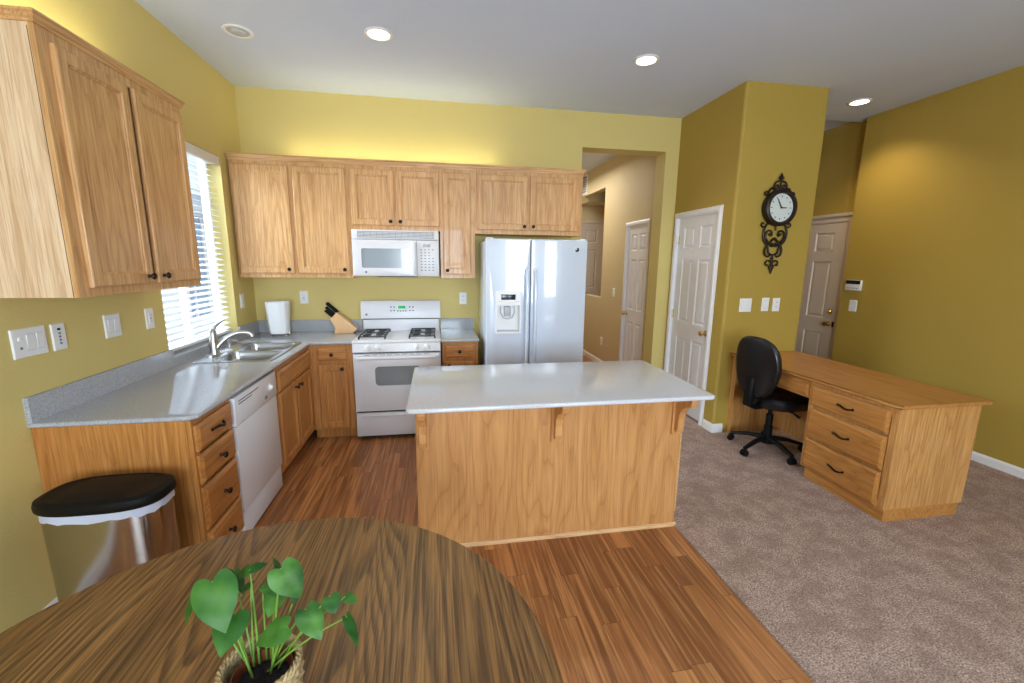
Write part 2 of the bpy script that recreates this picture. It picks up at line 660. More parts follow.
def smoothpath(P, n=6):
    out = []
    for i in range(len(P) - 1):
        p0, p1, p2, p3 = P[max(i - 1, 0)], P[i], P[i + 1], P[min(i + 2, len(P) - 1)]
        for k in range(n):
            t = k / n
            out.append(tuple(.5 * ((2 * p1[j]) + (-p0[j] + p2[j]) * t + (2 * p0[j] - 5 * p1[j] + 4 * p2[j] - p3[j]) * t * t + (-p0[j] + 3 * p1[j] - 3 * p2[j] + p3[j]) * t ** 3) for j in (0, 1)))
    out.append(P[-1])
    return out


def sup(rx, ry, n, k, N):
    a = 2 * PI * k / N
    c, s = math.cos(a), math.sin(a)
    return (abs(c) ** (2 / n) * rx * (1 if c >= 0 else -1), abs(s) ** (2 / n) * ry * (1 if s >= 0 else -1))


def rect(a0, a1, b0, b1):
    return [(a0, b0), (a1, b0), (a1, b1), (a0, b1)]


def rrect(x0, x1, y0, y1, r, n=5):
    out = []
    for cx, cy, a0 in ((x1 - r, y0 + r, -PI / 2), (x1 - r, y1 - r, 0), (x0 + r, y1 - r, PI / 2), (x0 + r, y0 + r, PI)):
        for k in range(n + 1):
            a = a0 + PI / 2 * k / n
            out.append((cx + r * math.cos(a), cy + r * math.sin(a)))
    return out


# ------------------------------------------------------------------ room shell
H = 3.056
XP, YC, XW, XR, XR2, YR = 4.238, -0.97, 5.033, 6.034, 6.15, -0.415
OX0, OX1, OZ = 3.177, 4.089, 2.723
YB = -7.0
YE = 4.2
CARX = 3.10

struct(MB().slab([(-0.2, YB - .2), (CARX, YB - .2), (CARX, 0), (XP + .2, 0), (XP + .2, YE), (-0.2, YE)], [], 'Z', -0.1, 0.0).obj('floor', 'floor', smooth=False),
       'reddish brown wood plank floor of the kitchen')
fc = MB()
fc.slab([(CARX, YB - .2), (XR + .3, YB - .2), (XR + .3, 1.9), (XP + .2, 1.9), (XP + .2, 0), (CARX, 0)], [], 'Z', -0.1, 0.012)
struct(fc.obj('floor_carpet', 'carpet', smooth=False), 'mottled taupe carpet of the office side')
struct(MB().slab([(-0.2, YB - .2), (XR + .3, YB - .2), (XR + .3, -0.262), (XP + .3, -0.262), (XP + .3, YE), (-.2, YE)], [], 'Z', H, H + .044).obj('ceiling', 'ceil', smooth=False))
struct(MB().box(4.6, XR + .3, -0.30, 1.9, H + .045, H + .16).obj('ceiling_entry', 'ceil', smooth=False))

WY0, WY1, WZ0, WZ1 = -1.40, -0.42, 0.935, 2.385
struct(MB().slab(rect(YB - .2, 0.2, 0, H), [rect(WY0, WY1, WZ0, WZ1)], 'X', -0.16, 0.0).obj('wall_left', 'yellow', smooth=False))
bw = [(0, 0), (OX0, 0), (OX0, OZ), (OX1, OZ), (OX1, 0), (XP, 0), (XP, H), (0, H)]
struct(MB().slab(bw, [], 'Y', 0.0, 0.2, ).obj('wall_back', 'yellow', smooth=False))
# pantry block: a wall with the pantry door, the clock wall, and the entry side
PDY0, PDY1 = -0.765, -0.085     # leaf opening
pw = [(YC + .11, 0), (PDY0, 0), (PDY0, 2.045), (PDY1, 2.045), (PDY1, 0), (0, 0), (0, H), (YC + .11, H)]
m = MB()
m.slab(pw, [], 'X', XP, XP + 0.11)
struct(m.obj('wall_pantry', 'gold', smooth=False))
m = MB()
m.prism([(XP, YC + .02), (XP + .006, YC + .006), (XP + .02, YC), (XW - .02, YC), (XW - .006, YC + .006), (XW, YC + .02), (XW, YC + .11), (XP, YC + .11)], 'Z', 0, H)
struct(m.obj('wall_clock', 'gold', smooth=False))
struct(MB().box(XW - .11, XW, YC + .11, 1.8, 0, H + .12).obj('wall_entry_left', 'gold', smooth=False))
struct(MB().box(XP + .11, XW - .11, -.02, .1, 0, H).obj('wall_pantry_back', 'white', smooth=False))
struct(MB().box(XR, XR + .3, YB - .2, YR, 0, H + .12).obj('wall_right', 'gold', smooth=False))
struct(MB().box(XR2, XR2 + .15, YR, 1.9, 0, H + .12).obj('wall_right_recess', 'gold', smooth=False))
struct(MB().box(XW - .11, XR2 + .15, 1.8, 1.95, 0, H + .12).obj('wall_entry_back', 'gold', smooth=False))
# rear wall with two windows (behind the camera)
struct(MB().slab(rect(-.2, XR + .3, 0, H), [rect(0.85, 2.35, .65, 2.35), rect(3.25, 4.30, .80, 2.20)], 'Y', YB - .15, YB).obj('wall_rear', 'gold', smooth=False))
# hall
m = MB()
HD0, HD1 = 0.505, 1.06
m.slab([(0.2, 0), (HD0, 0), (HD0, 2.045), (HD1, 2.045), (HD1, 0), (2.75, 0), (2.75, 1.04), (1.93, 1.04), (1.93, 2.68), (2.95, 2.68), (2.95, H), (0.2, H)], [], 'X', 4.2, 4.32)
struct(m.obj('wall_hall_right', 'tan', smooth=False))
struct(MB().box(2.75, 2.9, 0.2, YE, 0, H).obj('wall_hall_left', 'tan', smooth=False))
struct(MB().box(2.75, 6.3, 3.6, 3.75, 0, H).obj('wall_hall_back', 'tan', smooth=False))
struct(MB().box(4.32, 6.3, 3.0, 3.6, 2.62, 2.80).obj('trim_1', 'tan', smooth=False), 'soffit beam seen through the hall opening')
struct(MB().box(XP + .12, 6.3, 1.96, 2.02, 0, H).obj('wall_stair', 'tan', smooth=False))
struct(MB().box(6.3, 6.4, 1.96, YE, 0, H).obj('wall_stair_right', 'tan', smooth=False))
struct(MB().box(XP + .3, 6.4, 1.96, YE, H, H + .1).obj('ceiling_stair', 'ceil', smooth=False))
struct(MB().box(XP + .2, 6.4, 1.9, YE, -.1, 0).obj('floor_stair', 'floor', smooth=False))


vt = thing('sun_stripes', 'white slats standing in for stripes of sunlight high on the hall wall beside the refrigerator cabinet', 'light stripes', (4.2, 3.05, 2.70), -PI / 2)  # slats shaped to imitate sunlight stripes on the wall, not a real grille
m = MB()
m.slab(rect(0, .30, 0, .32), [rect(.02, .28, .02, .30)], 'Y', 0, -.012)
m.obj('stripe_frame', 'white', vt, smooth=False)
MB().box(.02, .28, -.0015, -.0005, .02, .30).obj('stripe_backing', 'seam', vt, smooth=False)  # dark backing so the imitated light stripes stand out
m = MB()
for k in range(7):
    m.prism([(-.002, .03 + k * .038), (-.014, .018 + k * .038), (-.014, .022 + k * .038), (-.002, .045 + k * .038)], 'X', .02, .28)
m.obj('stripe_slats', 'white', vt, smooth=False)

# baseboards
def baseboard(name, pts, h=0.085, t=0.014, z=0.012):
    m = MB()
    prof = [(0, z), (t, z), (t, h - .02), (t * .6, h - .008), (t * .35, h), (0, h)]
    for (x0, y0), (x1, y1), (nx, ny) in pts:
        ra = [(x0 + nx * p, y0 + ny * p, q) for p, q in prof]
        rb = [(x1 + nx * p, y1 + ny * p, q) for p, q in prof]
        m.loft([ra, rb])
    return struct(m.obj(name, 'white', smooth=False))


baseboard('baseboard_right', [((XR, YB), (XR, YR), (-1, 0))])
baseboard('baseboard_left', [((0, YB), (0, -2.44), (1, 0))], z=0.0)
baseboard('baseboard_clock', [((XP, YC - .012), (XP, -0.832), (-1, 0)), ((XP - .012, YC), (4.335, YC), (0, -1))], h=.095)
baseboard('baseboard_hall', [((4.2, 1.14), (4.2, 2.75), (-1, 0))], z=0.0)


# ------------------------------------------------------------------ interior doors (root at the hinge-side foot; faces -y in local frame)
def panel_door(name, label, w, h, loc, rz, knob='left', z0=0.0, casing=0.055, mat='doorwhite', hinges='right', deadbolt=False, casing_depth=0.018, recess=0.02, wall_t=0.11, cas_sides=(1, 1), head=None):
    r = thing(name, label, 'door', loc, rz)
    r['kind'] = 'structure'
    # leaf: stiles, rails and raised panels; front face at y = +recess
    m = MB()
    y0, y1 = recess, recess + .035
    st, ct = .11 * w / .71, .10 * w / .71
    pw = (w - 2 * st - ct) / 2
    rows = [(.215, .80), (.965, 1.61), (1.72, 1.93)]
    k = h / 2.03
    rows = [(a * k, b * k) for a, b in rows]
    m.box(0.002, st, y0, y1, z0, h - .003)
    m.box(w - st, w - .002, y0, y1, z0, h - .003)
    m.box(st + pw, st + pw + ct, y0, y1, z0, h - .003)
    zs = [z0] + [q for rw in rows for q in rw] + [h - .003]
    for i in range(0, len(zs), 2):
        for xa in (st, st + pw + ct):
            m.box(xa, xa + pw, y0, y1, zs[i], zs[i + 1])
    for a, b in rows:
        for xa in (st, st + pw + ct):
            m.rings(xa, xa + pw, a, b, [(0, 0), (.009, -.010), (.022, -.012), (.036, -.004), (.044, -.003)], y=y0, back=False)
            # the panel's ring starts flush with the frame
    m.box(.004, w - .004, y1 - .012, y1, z0, h - .004)
    leaf = m.obj('door_leaf', mat, r, smooth=False)
    # casing
    c = MB()
    prof = [(0, 0), (0, .012), (.012, casing_depth), (casing * .6, casing_depth), (casing * .8, .012), (casing, .008), (casing, 0)]
    def strip(p0, p1, out, ends=(0, 0)):
        ring0, ring1 = [], []
        for q, d in prof:
            ring0.append((p0[0] + out[0] * q + (ends[0] * q if out[1] else 0), -d, p0[1] + out[1] * q))
            ring1.append((p1[0] + out[0] * q + (ends[1] * q if out[1] else 0), -d, p1[1] + out[1] * q + (q if out[0] else 0)))
        c.loft([ring0, ring1])
    if cas_sides[0]:
        strip((0, 0), (0, h), (-1, 0))
    if cas_sides[1]:
        strip((w, 0), (w, h), (1, 0))
    strip((0, h), (w, h), (0, 1), (-1, 1))
    if head:
        c.box(-casing - .01, w + casing + .01, -.035, 0, h + casing, h + casing + .03)
    c.box(-.004, .002, -.001, wall_t, 0, h)
    c.box(w - .002, w + .004, -.001, wall_t, 0, h)
    c.box(-.004, w + .004, -.001, wall_t, h - .003, h + .004)
    c.obj('door_casing', mat, r, smooth=False)
    # knob
    kx = .06 if knob == 'left' else w - .06
    kb = MB()
    kz = .915
    kb.lathe([(.028, 0), (.028, -.006), (.012, -.010), (.010, -.03), (.022, -.038), (.029, -.05), (.026, -.062), (.012, -.068)], (kx, y0, kz), 20, 'Y')
    kb.obj('door_knob', 'brass', r)
    if deadbolt:
        d = MB()
        d.lathe([(.028, 0), (.028, -.012), (.022, -.016)], (kx, y0, kz + .14), 20, 'Y')
        d.box(kx - .004, kx + .004, y0 - .035, y0 - .014, kz + .122, kz + .158, .002)
        d.obj('deadbolt', 'brass', r)
    hx = w - .002 if hinges == 'right' else .002
    for hz in (.2, h / 2 + .02, h - .22):
        hb = MB()
        hb.tube([(hx, y0 - .008, hz - .045), (hx, y0 - .008, hz + .045)], .007, 8)
        hb.box(hx - .016, hx + .016, y0 - .004, y0, hz - .044, hz + .044)
        hb.obj('hinge', 'pale_brass', r)
    if knob == 'right':
        sb = MB()
        sb.box(w - .004, w + .006, y0 - .02, y0 - .002, kz - .03, kz + .03)
        sb.obj('strike_plate', 'bronze', r)
    return r


# pantry door on the wall x = XP facing -x: local x runs towards -y (rot -90)
panel_door('door_1', 'white six-panel pantry door with brass knob in the gold wall beside the clock', PDY1 - PDY0, 2.045, (XP, PDY1, 0), -PI / 2, knob='right', hinges='left', z0=.025)
# hall door at x = 4.2 facing -x
panel_door('door_2', 'white six-panel hall door seen through the opening beside the refrigerator', HD1 - HD0, 2.045, (4.2, HD1, 0), -PI / 2, knob='left', hinges='right', z0=.01)
# entry door on the recessed wall
panel_door('door_3', 'taupe six-panel entry door with brass deadbolt behind the clock wall', 0.91, 2.045, (XR2, 0.63, 0), -PI / 2, knob='right', hinges='left', z0=.02, mat='tandoor', deadbolt=True, casing=.07, head=True, recess=-.012, wall_t=.0)
panel_door('door_4', 'tall pale door in the far room seen over the hall half wall', 0.86, 2.30, (4.35, 3.6, 0), 0.0, knob='right', hinges='left', z0=.01, mat='tandoor', recess=-.03, wall_t=.0)

# ------------------------------------------------------------------ kitchen window with blind
wn = thing('window_1', 'bright kitchen window over the sink', 'window', (0, WY0, WZ0))
wn['kind'] = 'structure'
W, HH = WY1 - WY0, WZ1 - WZ0
m = MB()
m.slab(rect(0, W, 0, HH), [rect(.035, W / 2 - .02, .05, HH - .04), rect(W / 2 + .02, W - .035, .05, HH - .04)], 'X', -.15, -.10)
m.obj('window_frame', 'white', wn, smooth=False)
m = MB()
m.box(-.128, -.122, .03, W - .03, .04, HH - .03)
m.obj('window_pane', 'glass', wn, smooth=False)
m = MB()
m.box(-.158, -.013, .002, W - .002, .001, .010, .003)
for k in range(3):
    m.box(-.10 + k * .018, -.092 + k * .018, .005, W - .005, -.003, .026)
m.obj('window_sill', 'counter', wn, smooth=False)
bl = thing('window_blind', 'white slatted blind hanging in the kitchen window above the sink', 'blind', (-.07, WY0, WZ0 + .02))
m = MB()
m.box(-.03, .03, .006, W - .006, HH - .085, HH - .025, .004)
m.box(.058, .066, .003, W - .003, HH - .092, HH - .022, .003)
m.box(.03, .06, .003, .010, HH - .085, HH - .024)
m.box(.03, .06, W - .010, W - .003, HH - .085, HH - .024)
m.obj('headrail', 'plastic', bl)
m = MB()
nsl = 30
for i in range(nsl):
    z = .05 + (HH - .18) * i / (nsl - 1)
    tlt = math.radians(12)
    c, s = math.cos(tlt) * .025, math.sin(tlt) * .025
    ringA, ringB = [], []
    for (dx, dz) in ((-c, s), (0, .002), (c, -s), (c, -s - .003), (0, -.001), (-c, s - .003)):
        ringA.append((dx, .008, z + dz))
        ringB.append((dx, W - .008, z + dz))
    m.loft([ringA, ringB])
m.obj('slats', 'slat', bl, smooth=False)
m = MB()
m.box(-.026, .026, .008, W - .008, .008, .026, .004)
m.obj('bottom_rail', 'plastic', bl)
m = MB()
for yy in (.14, W / 2, W - .14):
    for dx in (-.026, .026):
        m.tube([(dx, yy, .02), (dx, yy, HH - .08)], .0011, 5)
m.obj('ladder_cords', 'plastic', bl)
m = MB()
m.tube([(.04, .08, HH - .1), (.042, .08, HH - .75)], .004, 8)
m.obj('tilt_wand', 'plastic', bl)

# outside, beyond the window: neighbour's wall and ground
nb = thing('neighbour_house', 'sunlit white neighbouring house glimpsed between the blind slats', 'building', (-3.2, 4.0, 0))
m = MB()
m.slab(rect(-8, 5.5, -.1, 2.9), [rect(.95, 2.15, .3, 2.5), rect(2.35, 4.3, .7, 2.5)], 'X', -.3, 0)
m.obj('house_wall', 'exterior', nb, smooth=False)
for k, (ya, yb_, za, zb_) in enumerate(((.95, 2.15, .3, 2.5), (2.35, 4.3, .7, 2.5))):
    fr = MB().slab(rect(ya, yb_, za, zb_), [rect(ya + .05, (ya + yb_) / 2 - .02, za + .05, zb_ - .05), rect((ya + yb_) / 2 + .02, yb_ - .05, za + .05, zb_ - .05)], 'X', -.12, -.06).obj('house_window', 'white', nb, smooth=False)
    MB().box(-.10, -.09, ya + .02, yb_ - .02, za + .02, zb_ - .02).obj('pane', 'sky_pane', fr, smooth=False)
m = MB()
m.prism([(.25, 2.88), (.25, 2.96), (-1.6, 3.6), (-1.6, 3.5)], 'Y', -8.2, 5.7)
m.obj('house_roof', 'grayplastic', nb, smooth=False)
struct(MB().box(-12, -.16, -9, 8, -.25, -.12).obj('ground', 'outdoor_ground', smooth=False))

# rear windows
for i, (x0, z0_, ww, hh) in enumerate(((0.85, .65, 1.5, 1.7), (3.25, .80, 1.05, 1.4))):
    w = thing('window_%d' % (i + 2), 'window in the rear wall behind the viewer', 'window', (x0, YB, z0_))
    w['kind'] = 'structure'
    m = MB()
    m.slab(rect(0, ww, 0, hh), [rect(a, b, c, d) for a, b in ((.04, ww / 2 - .02), (ww / 2 + .02, ww - .04)) for c, d in ((.04, hh / 2 - .02), (hh / 2 + .02, hh - .04))], 'Y', -.04, -.01)
    m.obj('window_frame', 'white', w, smooth=False)

# ------------------------------------------------------------------ cabinet parts (local frame: width +x, front towards -y)
def cab_door(root, x0, x1, z0, z1, yf, mat='oak', knob=None, t=.019, fw=.048):
    m = MB()
    m.rings(x0, x1, z0, z1, [(0, 0), (0, t - .005), (.002, t - .002), (.007, t), (fw, t), (fw + .004, t - .005), (fw + .009, t - .005), (fw + .013, t - .010), (fw + .03, t - .010)], y=yf)
    d = m.obj('door', mat, root, smooth=False)
    if knob:
        add_knob(d, knob[0], knob[1], yf - t)
    return d


def add_knob(parent, x, z, y):
    k = MB()
    k.lathe([(.010, 0), (.007, -.004), (.006, -.014), (.013, -.018), (.0165, -.023), (.014, -.029), (.006, -.032)], (x, y, z), 16, 'Y')
    return k.obj('knob', 'bronze', parent)


def add_pull(parent, x, z, y, L=.11):
    """curved bar pull with flattened feet"""
    k = MB()
    pts = []
    n = 14
    for i in range(n + 1):
        u = i / n
        xx = x - L / 2 + L * u
        bow = math.sin(PI * u) ** .5 * .026
        zz = z + .008 * math.sin(2 * PI * u)
        pts.append((xx, y - bow, zz))
    k.tube(pts, [.007 if i in (0, n) else .0048 + .0022 * math.sin(PI * i / n) for i in range(n + 1)], 8)
    k.sphere((x - L / 2, y - .004, z), .009, 10, (1, .6, 1))
    k.sphere((x + L / 2, y - .004, z), .009, 10, (1, .6, 1))
    return k.obj('handle', 'bronze', parent)


def cab_drawer(root, x0, x1, z0, z1, yf, mat='oak_x', hw='knob', t=.02):
    m = MB()
    m.rings(x0, x1, z0, z1, [(0, 0), (0, t - .009), (.004, t - .007), (.012, t - .002), (.018, t), (.03, t)], y=yf)
    d = m.obj('drawer', mat, root, smooth=False)
    if hw == 'knob':
        add_knob(d, (x0 + x1) / 2, (z0 + z1) / 2, yf - t)
    elif hw == 'pull':
        add_pull(d, (x0 + x1) / 2, (z0 + z1) / 2, yf - t)
    return d


def carcass(root, w, d, z0, z1, openings, mat='oak', toe=0.0, fft=.019):
    """box with a face frame plane at y = -d; toe: height of recessed kick"""
    m = MB()
    m.box(0, w, -d + fft, -.002, z0 + toe, z1)
    if toe:
        m.box(0.0, w, -d + .075, -.02, z0, z0 + toe)
    m.obj('body', mat, root, smooth=False)
    f = MB()
    f.slab(rect(0, w, z0 + toe, z1), [rect(*o) for o in openings], 'Y', -d + fft - .0005, -d)
    f.obj('face_frame', mat, root, smooth=False)


# ---- uppers on the back wall
ZU0, ZU1 = 1.42, 2.39
DU = .305
GU = 'oak wall cabinets along the back wall'
def upper(label, x0, x1, z0, doors, knobs):
    r = thing('wall_cabinet', label, 'cabinet', (x0, 0, 0), 0, GU)
    w = x1 - x0
    carcass(r, w, DU, z0, ZU1, [(a - x0 + .02, b - x0 - .02, z0 + .06, ZU1 - .05) for a, b in doors])
    for (a, b), kx in zip(doors, knobs):
        cab_door(r, a - x0, b - x0, z0 + .038, 2.36, -DU, 'oak', (kx - x0, z0 + .073))
    return r


ZU1 = 2.41
upper('wide two-door oak wall cabinet between the window corner and the microwave', 0.012, .962, ZU0, [(.03, .468), (.503, .932)], [.432, .895])
upper('short two-door oak wall cabinet directly above the microwave', .962, 1.742, 1.848, [(.972, 1.342), (1.358, 1.738)], [1.307, 1.392])
upper('narrow one-door oak wall cabinet between microwave and refrigerator', 1.742, 2.062, ZU0, [(1.768, 2.02)], [1.803])
r = upper('shallow two-door oak wall cabinet above the refrigerator', 2.062, 3.092, 1.833, [(2.078, 2.56), (2.58, 3.05)], [2.525, 2.612])
# crown strip along the whole back run
def crown(m, pts, out, k=.75, pj=.8):
    prof = [(0, 2.375), (.008, 2.375), (.012, 2.392), (.020, 2.40), (.024, 2.418), (.032, 2.426), (.032, 2.44), (0, 2.44)]
    prof = [(p * pj, 2.44 - (2.44 - q) * k) for p, q in prof]
    rings_ = []
    for (x, y), (ox, oy) in zip(pts, out):
        rings_.append([(x + ox * p, y + oy * p, q) for p, q in prof])
    m.loft(rings_)


m = MB()
crown(m, [(.004, -DU), (3.092, -DU), (3.092, 0 - .002)], [(0, -1), (1, -1), (1, 0)])
m.box(.004, 3.09, -DU, -.002, 2.4105, 2.425)
tag(m.obj('crown_molding', 'oak_x', smooth=False), 'long oak crown molding capping the back wall cabinets', 'molding')

# near wall cabinet on the left wall
NY0, NY1 = -2.459, -1.553
r = thing('wall_cabinet', 'large two-door oak wall cabinet on the left wall beside the window', 'cabinet', (0, NY0, 0), PI / 2)
w = NY1 - NY0
m = MB()
m.box(0.001, w, -DU + .019, -.002, ZU0, ZU1)
m.obj('body', 'oak_pale', r, smooth=False)
f = MB()
f.slab(rect(0, w, ZU0, ZU1), [rect(.06, w / 2 - .02, ZU0 + .06, ZU1 - .05), rect(w / 2 + .02, w - .04, ZU0 + .06, ZU1 - .05)], 'Y', -DU + .0185, -DU)
f.obj('face_frame', 'oak', r, smooth=False)
m = MB()
m.box(-.0008, .001, -DU + .0205, -DU + .0222, ZU0 + .002, ZU1 - .02)
cab_door(r, .055, .447, 1.457, 2.36, -DU, 'oak', (.405, 1.492))
cab_door(r, .487, .885, 1.457, 2.36, -DU, 'oak', (.522, 1.492))
m.obj('edge_strip', 'seam', r, smooth=False)
m = MB()
crown(m, [(0, -.002), (0, -DU), (w, -DU), (w, -.002)], [(-1, 0), (-1, -1), (1, -1), (1, 0)], .58, .6)
m.box(0, w, -DU, -.002, 2.4105, 2.425)
m.obj('crown', 'oak_x', r, smooth=False)

# ---- base cabinets
CT = .891      # counter top height
CB = .868
LY0 = -2.405
DB = .61
# drawer base at the near end
r = thing('base_cabinet', 'oak base cabinet with a stack of four drawers beside the dishwasher', 'cabinet', (0, LY0, 0), PI / 2)
w = -2.045 - LY0
m = MB()
m.box(.001, w, -DB + .019, -.002, .10, CB)
m.box(.03, w, -DB + .075, -.02, 0, .10)
m.box(-.004, .0, -DB + .02, -.03, 0.0, CB)
m.obj('body', 'honey', r, smooth=False)
f = MB()
f.slab(rect(-.004, w, .10, CB), [rect(.04, w - .03, .14, .80)], 'Y', -DB + .0185, -DB)
f.box(.04, w - .03, -DB + .012, -DB + .018, .14, .8)
f.obj('face_frame', 'honey', r, smooth=False)
cab_drawer(r, .012, w - .018, .712, .840, -DB, 'honey_x', 'pull')
cab_drawer(r, .012, w - .018, .552, .694, -DB, 'honey_x')
cab_drawer(r, .012, w - .018, .322, .535, -DB, 'honey_x')
cab_drawer(r, .012, w - .018, .118, .306, -DB, 'honey_x')
# sink base
r = thing('base_cabinet', 'oak sink base cabinet with false front and two doors right of the dishwasher', 'cabinet', (0, -1.415, 0), PI / 2)
w = 1.415 - .612
m = MB()
m.box(0, .016, -DB + .019, -.002, .10, CB)
m.box(w - .016, w, -DB + .019, -.002, .10, CB)
m.box(.016, w - .016, -.012, -.002, .10, CB)
m.box(.016, w - .016, -DB + .019, -.012, .10, .116)
m.box(0, w, -DB + .075, -.02, 0, .10)
m.obj('body', 'honey', r, smooth=False)
f = MB()
f.slab(rect(0, w, .10, CB), [rect(.05, w / 2 - .03, .16, .66), rect(w / 2 + .03, w - .06, .16, .66)], 'Y', -DB + .0185, -DB)
f.obj('face_frame', 'honey', r, smooth=False)
cab_drawer(r, .04, w - .03, .685, .825, -DB, 'honey_x', None)
cab_door(r, .04, .395, .13, .668, -DB, 'honey', (.358, .625))
cab_door(r, .408, w - .03, .13, .668, -DB, 'honey', (.446, .625))
# corner base
r = thing('base_cabinet', 'oak corner base cabinet with one drawer over one door left of the range', 'cabinet', (.612, 0, 0), 0)
w = .968 - .612
carcass(r, w, DB, 0, CB, [(.09, w - .06, .16, .66)], 'honey', .10)
cab_drawer(r, .07, w - .045, .722, .842, -DB, 'honey_x')
cab_door(r, .07, w - .045, .115, .690, -DB, 'honey', (w - .085, .655))
# small base right of the range
r = thing('base_cabinet', 'small oak base cabinet between the range and the refrigerator', 'cabinet', (1.736, 0, 0), 0)
w = .32
carcass(r, w, DB, 0, CB, [(.05, w - .05, .16, .66)], 'honey', .10)
cab_drawer(r, .02, w - .03, .722, .842, -DB, 'honey_x')
cab_door(r, .02, w - .03, .115, .690, -DB, 'honey', (.06, .655))

# ---- countertops
SX0, SX1, SY0, SY1 = .075, .575, -1.335, -.62
sink_hole = rrect(SX0 + .012, SX1 - .012, SY0 + .012, SY1 - .012, .03)
outer = [(0.0, -2.415), (.60, -2.415), (.632, -2.385), (.638, -2.35), (.638, -.638), (.972, -.638), (.972, 0), (0.0, 0)]
r = thing('kitchen_countertop', 'grey speckled L-shaped countertop around the sink', 'countertop', (0, 0, CB))
m = MB()
m.slab(outer, [sink_hole], 'Z', 0.0, CT - CB, bev=.009)
m.obj('top', 'counter', r)
m = MB()
m.prism([(.0, CT - CB - .001), (.02, CT - CB - .001), (.02, .133), (.0, .133)], 'Y', -2.413, WY0)
m.box(-.012, .02, WY0 + .002, WY1 - .002, CT - CB - .001, WZ0 - CB + .011)
m.box(0, .02, WY1, 0, CT - CB - .001, .133)
m.box(.02, .966, -.02, 0, CT - CB - .001, .133)
m.obj('backsplash', 'counter', r, smooth=False)
r = thing('kitchen_countertop', 'short grey speckled countertop between range and refrigerator', 'countertop', (1.727, 0, CB))
m = MB()
m.slab(rrect(0, .342, -.638, 0, .006, 2), [], 'Z', 0, CT - CB, bev=.009)
m.obj('top', 'counter', r)
m = MB()
m.box(.003, .34, -.02, 0, CT - CB - .001, .133)
m.obj('backsplash', 'counter', r, smooth=False)

# ---- sink
r = thing('kitchen_sink', 'double-bowl stainless steel sink set in the countertop under the window', 'sink', (0, 0, CT))
BX0, BX1 = .185, .545
bowls = [(-1.305, -.985), (-.955, -.65)]
holes = [rrect(BX0, BX1, a, b, .05) for a, b in bowls]
m = MB()
m.slab(rrect(SX0, SX1, SY0, SY1, .03), holes, 'Z', .0005, .006, bev=.0015, seg=1)
m.obj('rim', 'steel', r)
for (a, b) in bowls:
    m = MB()
    rs = []
    for ins, z, rad in ((0, .005, .05), (.004, -.01, .05), (.012, -.14, .05), (.03, -.165, .045), (.07, -.172, .04)):
        rs.append([(x, y, z) for x, y in rrect(BX0 + ins, BX1 - ins, a + ins, b - ins, rad)])
    m.loft(rs, cap0=False)
    o = m.obj('bowl', 'steel', r)
    d = MB().lathe([(.04, 0), (.04, .004), (.03, .005), (.028, .001), (.01, .001)], ((BX0 + BX1) / 2, (a + b) / 2, -.172), 20)
    d.obj('drain', 'chrome', o)

# faucet
r = thing('kitchen_faucet', 'satin nickel single-lever faucet behind the sink bowls', 'faucet', (.115, -1.085, CT + .006))
m = MB()
m.loft([[(x, y, z) for x, y in rrect(-.028, .028, -.085, .085, .027)] for z in (0, .008)])
m.obj('deck_plate', 'nickel', r)
m = MB()
m.lathe([(.031, .008), (.029, .03), (.026, .10), (.025, .15), (.022, .175), (.012, .188)], (0, 0, 0), 20)
m.obj('faucet_body', 'nickel', r)
m = MB()
pts = smoothpath([(.018, .055), (.045, .09), (.085, .125), (.135, .148), (.185, .150), (.218, .138), (.226, .115)], 3)
n_ = len(pts) - 1
m.tube([(x, .35 * x, z) for x, z in pts], [.021 - .007 * min(1, i / (n_ * .6)) + (.003 if i > n_ - 3 else 0) for i in range(n_ + 1)], 12)
m.obj('spout', 'nickel', r)
m = MB()
m.tube([(0, 0, .175), (.006, .02, .20), (.025, .05, .222), (.045, .085, .238)], [.014, .010, .007, .005], 10, sx=1.6)
m.obj('lever', 'nickel', r)
r = thing('soap_dispenser', 'small nickel soap dispenser beside the faucet on the sink', 'soap dispenser', (.135, -.90, CT + .006))
m = MB().lathe([(.02, 0), (.02, .006), (.012, .01), (.011, .045), (.014, .05), (.014, .075), (.006, .08)], (0, 0, 0), 16)
m.obj('pump', 'nickel', r)
m = MB().tube([(0, 0, .068), (.045, .01, .066), (.055, .012, .058)], .006, 8)
m.obj('nozzle', 'nickel', r)
r = thing('sink_stopper', 'small round white strainer cap on the sink ledge by the faucet', 'sink cap', (.15, -.955, CT + .006))
MB().lathe([(.026, 0), (.028, .006), (.024, .012), (.01, .015)], (0, 0, 0), 18).obj('cap', 'plastic', r)

# ------------------------------------------------------------------ dishwasher
r = thing('dishwasher', 'white dishwasher built in between the drawer stack and sink cabinet', 'dishwasher', (0, -2.035, 0), PI / 2)
w = .61
MB().box(.006, w - .006, -.585, -.02, .02, .845).obj('body', 'darkgap', r, smooth=False)
m = MB()
m.box(.004, w - .004, -.628, -.585, .69, .848, .006)
m.obj('control_panel', 'enamel', r)
m = MB()
for k, xe in enumerate((.22, .32)):
    m.box(.05, xe, -.6295, -.627, .80 + k * .016, .804 + k * .016)
m.obj('vent_slots', 'darkgap', r, smooth=False)
m = MB()
m.lathe([(.026, 0), (.024, -.004), (.015, -.006), (.013, -.016), (.008, -.018)], (.50, -.628, .765), 20, 'Y')
m.obj('dial', 'plastic', r)
for i in range(2):
    MB().box(.40 + i * .018, .412 + i * .018, -.633, -.627, .715, .735, .001).obj('button', 'ink', r)
m = MB()
m.box(.004, w - .004, -.622, -.585, .185, .684, .005)
m.obj('door', 'enamel', r)
m = MB()
m.box(.006, w - .006, -.612, -.58, .025, .178, .003)
m.obj('toe_panel', 'enamel', r)

